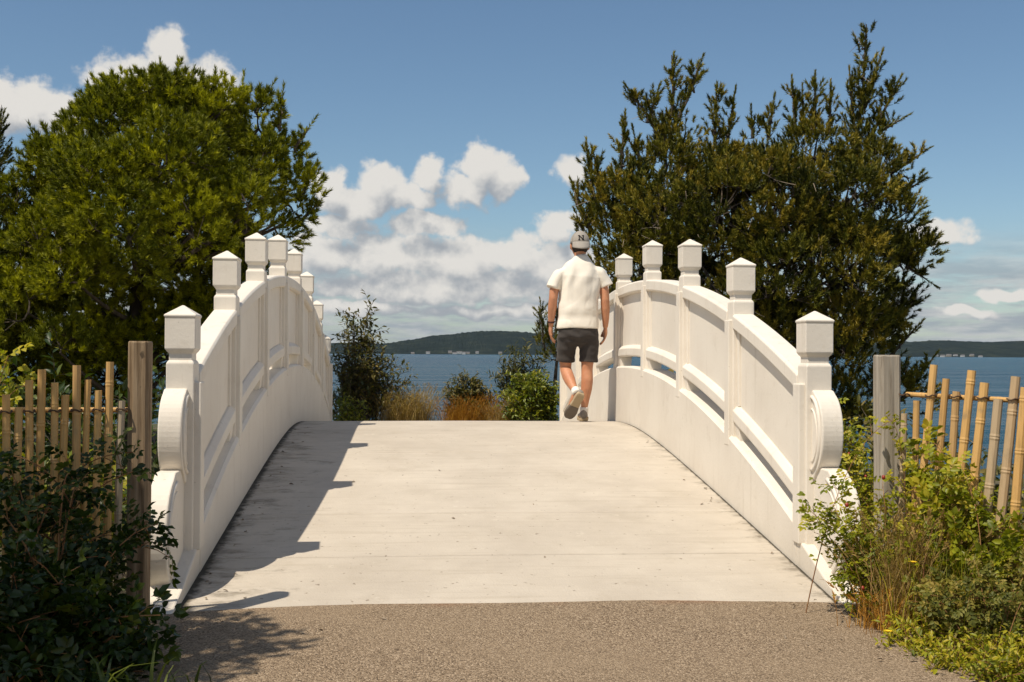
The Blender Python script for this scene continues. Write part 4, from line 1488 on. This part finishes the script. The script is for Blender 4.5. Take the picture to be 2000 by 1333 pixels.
def fuse(mb, name, voxel, smooth_it, disp=None):
    """union of overlapping closed lofts as one continuous surface"""
    me = mb.mesh(name + '_raw')
    o = bpy.data.objects.new(name + '_raw', me)
    COL.objects.link(o)
    r = o.modifiers.new('r', 'REMESH')
    r.mode = 'VOXEL'
    r.voxel_size = voxel
    s = o.modifiers.new('s', 'SMOOTH')
    s.factor = .5
    s.iterations = smooth_it
    dg = bpy.context.evaluated_depsgraph_get()
    out = bpy.data.meshes.new_from_object(o.evaluated_get(dg))
    out.name = name
    bpy.data.objects.remove(o)
    bpy.data.meshes.remove(me)
    if disp is not None:
        nv = len(out.vertices)
        co = np.empty(nv * 3, np.float32); out.vertices.foreach_get('co', co); co = co.reshape(-1, 3)
        no = np.array([v.normal[:] for v in out.vertices])
        d = np.array([disp(p) for p in co])
        co = co + no * d[:, None]
        out.vertices.foreach_set('co', co.astype(np.float32).ravel())
    out.polygons.foreach_set('use_smooth', np.ones(len(out.polygons), bool))
    out.update()
    return out


def build_person():
    X0, Y0 = 1.552, 10.28
    O = np.array((X0, Y0, deck_z(Y0)))
    th = empty('person', O, 'man in cream shirt, dark shorts and backward grey cap walking over the bridge', 'person')
    W = lambda p: tuple(O + np.array(p, float))

    def w(lst): return [(W(p), a, b) for p, a, b in lst]
    body = MB()
    # torso, neck, head (looking ahead, away from the viewer)
    limb(body, w([((-.02, 0, .88), .155, .115), ((-.02, 0, 1.0), .150, .105), ((-.012, .005, 1.2), .17, .11), ((-.005, .005, 1.36), .165, .10), ((0, .0, 1.42), .12, .070), ((0, .0, 1.47), .055, .05)]))
    limb(body, w([((0, .004, 1.44), .050, .050), ((0, .014, 1.52), .051, .052), ((0, .022, 1.56), .055, .06)]))
    limb(body, w([((0, .03, 1.535), .050, .055), ((0, .042, 1.57), .068, .082), ((0, .04, 1.63), .078, .098), ((0, .035, 1.685), .077, .098), ((0, .03, 1.725), .058, .075)]))
    limb(body, w([((0, .135, 1.615), .012, .010), ((0, .150, 1.60), .015, .013), ((0, .140, 1.588), .013, .010)]))      # nose
    limb(body, w([((0, .115, 1.545), .024, .012), ((0, .118, 1.555), .026, .012)]))                                     # chin and mouth
    for s in (-1, 1):                                                                                                   # ears
        limb(body, w([((s * .080, .035, 1.590), .010, .016), ((s * .084, .032, 1.615), .011, .020), ((s * .082, .030, 1.638), .010, .016)]))
    # arms: shoulder, elbow, wrist
    armL = [((-.12, 0, 1.37), .030, .032), ((-.205, -.01, 1.315), .036, .042), ((-.245, -.015, 1.20), .044, .050), ((-.252, -.02, 1.13), .041, .045), ((-.258, .0, 1.05), .042, .044), ((-.262, .03, .96), .034, .036), ((-.264, .05, .885), .025, .030)]
    armR = [((.12, 0, 1.37), .030, .032), ((.198, -.005, 1.315), .036, .042), ((.222, -.02, 1.20), .044, .050), ((.226, -.03, 1.12), .041, .045), ((.232, -.02, 1.04), .042, .044), ((.238, .0, .95), .034, .036), ((.240, .02, .872), .025, .030)]
    limb(body, w(armL))
    limb(body, w(armR))
    for s, wr in ((-1, np.array((-.264, .05, .885))), (1, np.array((.240, .02, .872)))):
        pal = [((wr[0], wr[1] + .005, wr[2] - .02), .020, .034), ((wr[0] + s * .002, wr[1] + .012, wr[2] - .055), .019, .042), ((wr[0] - s * .002, wr[1] + .016, wr[2] - .088), .016, .040)]
        limb(body, w(pal), n=12)
        for k, (fy, L) in enumerate(((.046, .070), (.022, .080), (-.002, .076), (-.024, .060))):                        # four fingers, curled inwards
            a = wr + np.array((-s * .002, .012 + fy - .010, -.088))
            b = a + np.array((-s * .006, .006, -L * .45))
            c = b + np.array((-s * .020, .004, -L * .38))
            d = c + np.array((-s * .020, .0, -L * .18))
            limb(body, w([(a, .0095, .0095), (b, .009, .009), (c, .0082, .0082), (d, .007, .007)]), n=8)
        a = wr + np.array((-s * .008, .038, -.035))                                                                     # thumb from the side of the palm
        limb(body, w([(a, .012, .012), (a + np.array((-s * .012, .024, -.028)), .0105, .0105), (a + np.array((-s * .022, .030, -.058)), .009, .009)]), n=8)
    # legs: right planted, left pushing off behind
    limb(body, w([((.085, 0, .90), .085, .095), ((.082, .0, .75), .078, .088), ((.074, .0, .60), .066, .074), ((.068, -.005, .52), .056, .062), ((.066, -.005, .47), .053, .058), ((.066, -.018, .38), .055, .062), ((.060, -.020, .30), .052, .058), ((.050, -.010, .20), .039, .043), ((.042, .0, .12), .031, .036), ((.040, .0, .07), .033, .042)]))
    limb(body, w([((-.105, 0, .90), .085, .095), ((-.112, .03, .75), .078, .086), ((-.120, .055, .60), .066, .072), ((-.124, .065, .52), .056, .060), ((-.122, .055, .475), .053, .056), ((-.112, -.01, .42), .055, .060), ((-.100, -.07, .375), .051, .056), ((-.085, -.15, .325), .038, .042), ((-.074, -.20, .292), .031, .035), ((-.068, -.225, .275), .032, .036)]))
    limb(body, w([((.040, -.01, .06), .032, .040), ((.045, .08, .045), .036, .030), ((.048, .17, .035), .038, .022)]))
    limb(body, w([((-.068, -.225, .27), .030, .036), ((-.09, -.20, .19), .034, .028), ((-.115, -.165, .095), .036, .022)]))
    link('body', fuse(body, 'body', .0085, 3), M['skin'], th)

    # shirt: loose, with folds
    sh = MB()
    limb(sh, w([((-.022, -.005, .855), .196, .142), ((-.022, -.005, .93), .192, .140), ((-.020, -.004, 1.05), .184, .133), ((-.012, 0, 1.2), .188, .134), ((-.006, 0, 1.33), .198, .130), ((0, 0, 1.40), .178, .112), ((0, -.002, 1.455), .128, .090), ((0, .0, 1.495), .080, .074), ((0, .004, 1.515), .066, .066)]), n=28, sq_=2.4, flat='a')
    for s, q in ((-1, [((-.11, 0, 1.385), .058, .082), ((-.190, -.005, 1.345), .060, .078), ((-.240, -.012, 1.27), .062, .076), ((-.256, -.015, 1.225), .066, .080)]),
                 (1, [((.11, 0, 1.385), .058, .082), ((.185, -.005, 1.35), .060, .078), ((.230, -.012, 1.29), .062, .076), ((.248, -.015, 1.245), .067, .082)])):
        limb(sh, w(q), n=18, flat='b')

    def fold(p):
        q = Vector((p[0] - O[0], p[1] - O[1], p[2] - O[2]))
        lowz = max(0., min(1., (1.28 - q.z) / .3))
        a = .008 * lowz * mnoise.noise(Vector((q.x * 5.5 + q.z * 3., q.y * 4, q.z * 11)))
        b = .005 * mnoise.noise(Vector((q.x * 12 - q.z * 5, q.y * 9, q.z * 7 + 4)))
        c = .009 * lowz * math.sin(q.z * 38 + 5 * q.x + 2.5 * mnoise.noise(q * 4)) * max(0., 1 - abs(q.z - .98) / .16) * .6
        d = .006 * (1 - lowz) * math.sin(q.x * 42 + 3 * mnoise.noise(q * 5))
        r_ = (1 - abs(mnoise.noise(Vector((q.x * 5 + q.z * 4, q.y * 5, q.z * 7 - q.x * 5))))) ** 7
        return a + b + c + d - .0028 * r_ * lowz
    link('shirt', fuse(sh, 'shirt', .0075, 2, fold), M['shirt'], th)
    # shorts
    so = MB()
    limb(so, w([((-.02, 0, .93), .165, .122), ((-.02, -.004, .86), .182, .134), ((-.018, -.006, .78), .188, .138), ((-.018, 0, .735), .165, .115)]), n=26, sq_=2.3)
    limb(so, w([((.075, -.004, .80), .098, .118), ((.082, 0, .70), .094, .108), ((.084, 0, .60), .086, .097), ((.082, 0, .545), .086, .096)]), n=20, flat='b')
    limb(so, w([((-.108, .01, .80), .098, .118), ((-.118, .035, .70), .094, .106), ((-.124, .055, .60), .086, .094), ((-.126, .062, .550), .086, .094)]), n=20, flat='b')

    def sfold(p):
        q = Vector((p[0] - O[0], p[1] - O[1], p[2] - O[2]))
        return .006 * mnoise.noise(Vector((q.x * 8, q.y * 8, q.z * 22))) + .006 * math.sin(q.z * 70 + q.x * 40) * (1 if q.x < -.02 else .25) * max(0, 1 - abs(q.z - .78) / .16)
    link('shorts', fuse(so, 'shorts', .0075, 2, sfold), M['shorts'], th)
    # hair showing under the cap
    ha = MB()
    limb(ha, w([((0, .010, 1.555), .055, .050), ((0, .018, 1.585), .074, .078), ((0, .022, 1.625), .082, .094), ((0, .024, 1.66), .083, .098)]), n=18)
    link('hair', fuse(ha, 'hair', .008, 2), M['hair'], th)
    # cap worn backwards
    cp = MB()
    R = []
    for t in np.linspace(0, 1, 9):
        a = t * math.pi / 2 * .97
        R.append([W((.091 * math.cos(a) * math.cos(f), .028 + .108 * math.cos(a) * math.sin(f), 1.640 + .118 * math.sin(a) ** .95)) for f in np.linspace(0, 2 * math.pi, 28, endpoint=False)])
    cp.rings(R)
    cap = link('cap', cp.mesh('cap', smooth=True), M['cap'], th)
    bt = MB().rings([[W((.009 * math.cos(f) * k, .028 + .009 * math.sin(f) * k, 1.756 + h)) for f in np.linspace(0, 6.283, 10, endpoint=False)] for k, h in ((1, 0), (.9, .005), (.3, .008))])
    link('button', bt.mesh('button', smooth=True), M['cap'], cap)
    for k in range(6):
        f = k * math.pi / 3 + .52
        link('seam', MB().tube([W((.0925 * math.cos(a) * math.cos(f), .028 + .1095 * math.cos(a) * math.sin(f), 1.640 + .1195 * math.sin(a) ** .95)) for a in np.linspace(.05, 1.45, 9)], .0012, 4).mesh('seam'), M['cap'], cap)
    br = []
    for t in np.linspace(0, 1, 6):                      # peak hangs down behind over the neck
        row = []
        for f in np.linspace(-1.05, 1.05, 13):
            r0 = np.array((.090 * math.sin(f), .028 - .108 * math.cos(f), 1.652))
            out_ = np.array((.006 * math.sin(f), -.052 * math.cos(f * .9), -.058 * (math.cos(f) ** .6) + .0 * t))
            row.append(r0 + out_ * t + np.array((0, 0, -.010 * t * t)))
        br.append(row)
    ring = []
    V, F = [], []
    for row in br: V += [W(p) for p in row]
    k0 = len(V)
    for row in br: V += [W(p + np.array((0, .003, -.004))) for p in row]
    for i in range(5):
        for j in range(12):
            a = i * 13 + j
            F += [(a, a + 1, a + 14, a + 13), (k0 + a, k0 + a + 13, k0 + a + 14, k0 + a + 1)]
    edge = [i for i in range(13)] + [13 * r + 12 for r in range(1, 6)] + [65 + j for j in range(11, -1, -1)] + [13 * r for r in range(4, 0, -1)]
    for i in range(len(edge)):
        a, c = edge[i], edge[(i + 1) % len(edge)]
        F.append((a, c, k0 + c, k0 + a))
    link('peak', MB().add(V, F).mesh('peak', smooth=True), M['cap'], cap)
    # block letter N on the back of the cap

    def on_cap(dx, z):
        s_ = min(1., max(0., (z - 1.640) / .118)) ** (1 / .95)
        c_ = math.sqrt(max(0, 1 - s_ * s_))
        sx = dx / (.091 * c_)
        return W((dx, .028 - .108 * c_ * math.sqrt(max(0, 1 - sx * sx)) - .0025, z))
    em = MB()
    for (x0, z0), (x1, z1) in (((-.022, 1.668), (-.022, 1.706)), ((-.022, 1.706), (.014, 1.668)), ((.014, 1.668), (.014, 1.706))):
        em.tube([on_cap(x0 + (x1 - x0) * t, z0 + (z1 - z0) * t) for t in np.linspace(0, 1, 6)], .0045, 6)
    for cx in (-.022, .014):
        for z in (1.667, 1.707): em.tube([on_cap(cx - .009, z), on_cap(cx, z), on_cap(cx + .009, z)], .0032, 5)
    link('emblem', em.mesh('emblem'), M['emblem'], cap)
    # wrist strap
    wz = np.array((-.263, .04, .915))
    link('wrist_strap', MB().rings([ell_ring(W(wz + np.array((0, 0, h))), (0, -.2, 1), .031 + e, .036 + e, (1, 0, 0), 16) for h, e in ((-.008, 0), (-.006, .003), (.006, .003), (.008, 0))]).mesh('wrist_strap', smooth=True), M['band'], th)

    # shoes
    def shoe(heel, toe, up, soles):
        heel, toe, up = (np.array(q, float) for q in (heel, toe, up))
        f = toe - heel
        L = np.linalg.norm(f)
        f /= L
        s_ = np.cross(f, up); s_ /= np.linalg.norm(s_)
        u = np.cross(s_, f)
        prof = [(0., .026, .0, .062), (.04, .034, .0, .078), (.16, .038, .0, .085), (.32, .036, .0, .080), (.5, .040, .0, .062), (.7, .049, .0, .050), (.85, .047, .004, .042), (.96, .036, .010, .034), (1., .020, .014, .026)]
        R = []
        for t, hw, z0, z1 in prof:
            c = heel + f * L * t
            ring = []
            for a in np.linspace(0, 2 * math.pi, 16, endpoint=False):
                ca, sa = math.cos(a), math.sin(a)
                h = (z0 + z1) / 2 + .022
                hh = (z1 - z0) / 2
                ring.append(W(c + s_ * hw * ca * (1 if sa < 0 else (1 - .22 * sa)) + u * (h + hh * sa)))
            R.append(ring)
        sh_ = link('shoe', MB().rings(R).mesh('shoe', smooth=True), M['knit'], th)
        for k0, k1, mat, nm in soles:
            tt = np.linspace(k0, k1, 12)
            R = []
            for t in tt:
                hw = np.interp(t, [q[0] for q in prof], [q[1] for q in prof]) * 1.10
                z0 = np.interp(t, [0, .05, .7, 1.], [.006, 0, 0, .014])
                c = heel + f * L * t
                R.append([W(c - s_ * hw + u * z0), W(c - s_ * hw * .8 + u * (z0 - .004)), W(c + s_ * hw * .8 + u * (z0 - .004)), W(c + s_ * hw + u * z0), W(c + s_ * hw * 1.02 + u * (z0 + .026)), W(c - s_ * hw * 1.02 + u * (z0 + .026))])
            link(nm, MB().rings(R).mesh(nm, bevel=.003, seg=1), mat, sh_)
        return sh_
    shoe((.030, -.060, .006), (.060, .225, .004), (0, 0, 1), [(0., 1., M['sole_tan'], 'sole')])
    shoe((-.030, -.305, .262), (-.135, -.175, .030), (.05, .62, .40), [(0., .50, M['sole_tan'], 'heel_sole'), (.503, 1., M['sole'], 'fore_sole')])
    # socks
    for c, ax, r in (((.041, -.003, .100), (0, 0, 1), .038), ((-.069, -.222, .282), (.1, -.55, -.4), .037)):
        c = np.array(c); a = np.array(ax) / np.linalg.norm(ax)
        link('sock', MB().rings([ell_ring(W(c + a * h), a, r * k, r * 1.12 * k, (1, 0, 0), 16) for h, k in ((-.028, .95), (-.02, 1.04), (.02, 1.02), (.03, .98))]).mesh('sock', smooth=True), M['sock'], th)


build_person()


# ------------------------------------------------------------------ houses on the far shore
def build_houses():
    spots = [(806, 688, 20, 'wall_tan', 'small tan house alone near the left end of the far shore'), (836, 686, 24, 'wall_white', 'white gabled house standing apart on the far shore'),
             (879, 686, 22, 'wall_tan', None), (888, 684, 26, 'wall_white', None), (897, 685, 30, 'wall_white', None), (906, 686, 20, 'wall_white', None), (914, 687, 20, 'wall_tan', None),
             (932, 688, 18, 'wall_white', 'lone low white house right of the shoreline cluster'), (977, 688, 20, 'wall_tan', 'tan house among trees toward the young pine'),
             (1828, 694, 24, 'wall_white', None), (1841, 694, 26, 'wall_white', None), (1853, 695, 30, 'wall_tan', None), (1866, 695, 24, 'wall_white', None), (1880, 696, 22, 'wall_white', None), (1898, 696, 24, 'wall_tan', None), (1915, 697, 22, 'wall_white', None)]
    for i, (x, y, wd, m, lab) in enumerate(spots):
        Y = 4935.
        p = at(x, y, Y)
        # foot on the shore slope
        z = -5.5 + 4.5 * ((i * 7) % 5) / 4
        g = None
        if lab is None:
            g = 'houses clustered on the left far shore' if x < 1500 else 'houses in the row on the right far shore'
            col = 'white' if m == 'wall_white' else 'tan'
            lab = (col + ' house in the shoreline cluster across the water behind the grasses') if x < 1500 else (col + ' house in the shore row across the water above the bamboo poles')
        th = empty('house', (p[0], Y, z), lab, 'house', g)
        h, d = 4.6 + (i % 3) * 1.4, 11.
        wd = wd * .72
        x0, x1 = p[0] - wd / 2, p[0] + wd / 2
        link('wall', MB().box((x0, Y - d / 2, z), (x1, Y + d / 2, z + h)).mesh('wall'), M[m], th)
        ov, rh = .8, 3.8
        link('roof', MB().rings([[(x0 - ov, Y - d / 2 - ov, z + h), (x0 - ov, Y, z + h + rh), (x0 - ov, Y + d / 2 + ov, z + h)], [(x1 + ov, Y - d / 2 - ov, z + h), (x1 + ov, Y, z + h + rh), (x1 + ov, Y + d / 2 + ov, z + h)]]).mesh('roof'), M['roof'], th)
        for k in range(3):
            cx = x0 + wd * (k + .5) / 3
            link('window', MB().box((cx - 1.3, Y - d / 2 - .12, z + 2.2), (cx + 1.3, Y - d / 2 - .004, z + 4.6)).mesh('window'), M['glass'], th)


build_houses()


# ------------------------------------------------------------------ sea air
def build_haze():
    mb = MB().box((-16000, -420, -15.), (16000, 13900, 190.))
    m = bpy.data.materials.new('sea_haze')
    m.use_nodes = True
    t = m.node_tree
    t.nodes.clear()
    o = t.nodes.new('ShaderNodeOutputMaterial')
    v = t.nodes.new('ShaderNodeVolumePrincipled')
    v.inputs['Color'].default_value = (.62, .80, 1., 1)
    v.inputs['Density'].default_value = HAZE
    v.inputs['Anisotropy'].default_value = 0.
    t.links.new(v.outputs[0], o.inputs['Volume'])
    tag(link('haze', mb.mesh('haze'), m), kind='stuff')


HAZE = .000016
build_haze()


def build_litter():
    """fallen leaves, bits of twig and grit caught along the edges of deck and path"""
    P, A = [], []
    for k in range(90):
        q = RNG.random()
        if q < .30: x, y = -.97 + abs(RNG.normal(0, .10)), RNG.uniform(5.0, 9.5)
        elif q < .42: x, y = 1.89 - abs(RNG.normal(0, .06)), RNG.uniform(5.0, 9.5)
        elif q < .62: x, y = RNG.uniform(-1.0, -.35), RNG.uniform(3.6, 4.9)
        elif q < .84: x, y = RNG.uniform(1.45, 1.95), RNG.uniform(3.6, 4.9)
        else: x, y = RNG.uniform(-.9, 1.8), RNG.uniform(3.6, 8.0)
        z = deck_z(y) + .006 if y > 4.98 else .026
        P.append((x, y, z))
        a = RNG.uniform(0, 6.28)
        A.append((math.cos(a), math.sin(a), RNG.uniform(-.1, .25)))
    P, A = np.array(P), np.array(A)
    V, F, T = [], [], []
    for p, a in zip(P, A):
        v, f = leaflet(p, a, (RNG.normal(0, .25), RNG.normal(0, .25), 1), RNG.uniform(.012, .034), RNG.uniform(.006, .016), .35, .3)
        F += [tuple(i + len(V) for i in q) for q in f]
        V += list(v)
        T += [RNG.random()] * 8
    tag(link('leaf_litter', np_mesh('leaf_litter', V, F, T), M['twig']), 'scattered dry brown leaf litter along the edges of deck and path', 'leaf litter', kind='stuff')


build_litter()
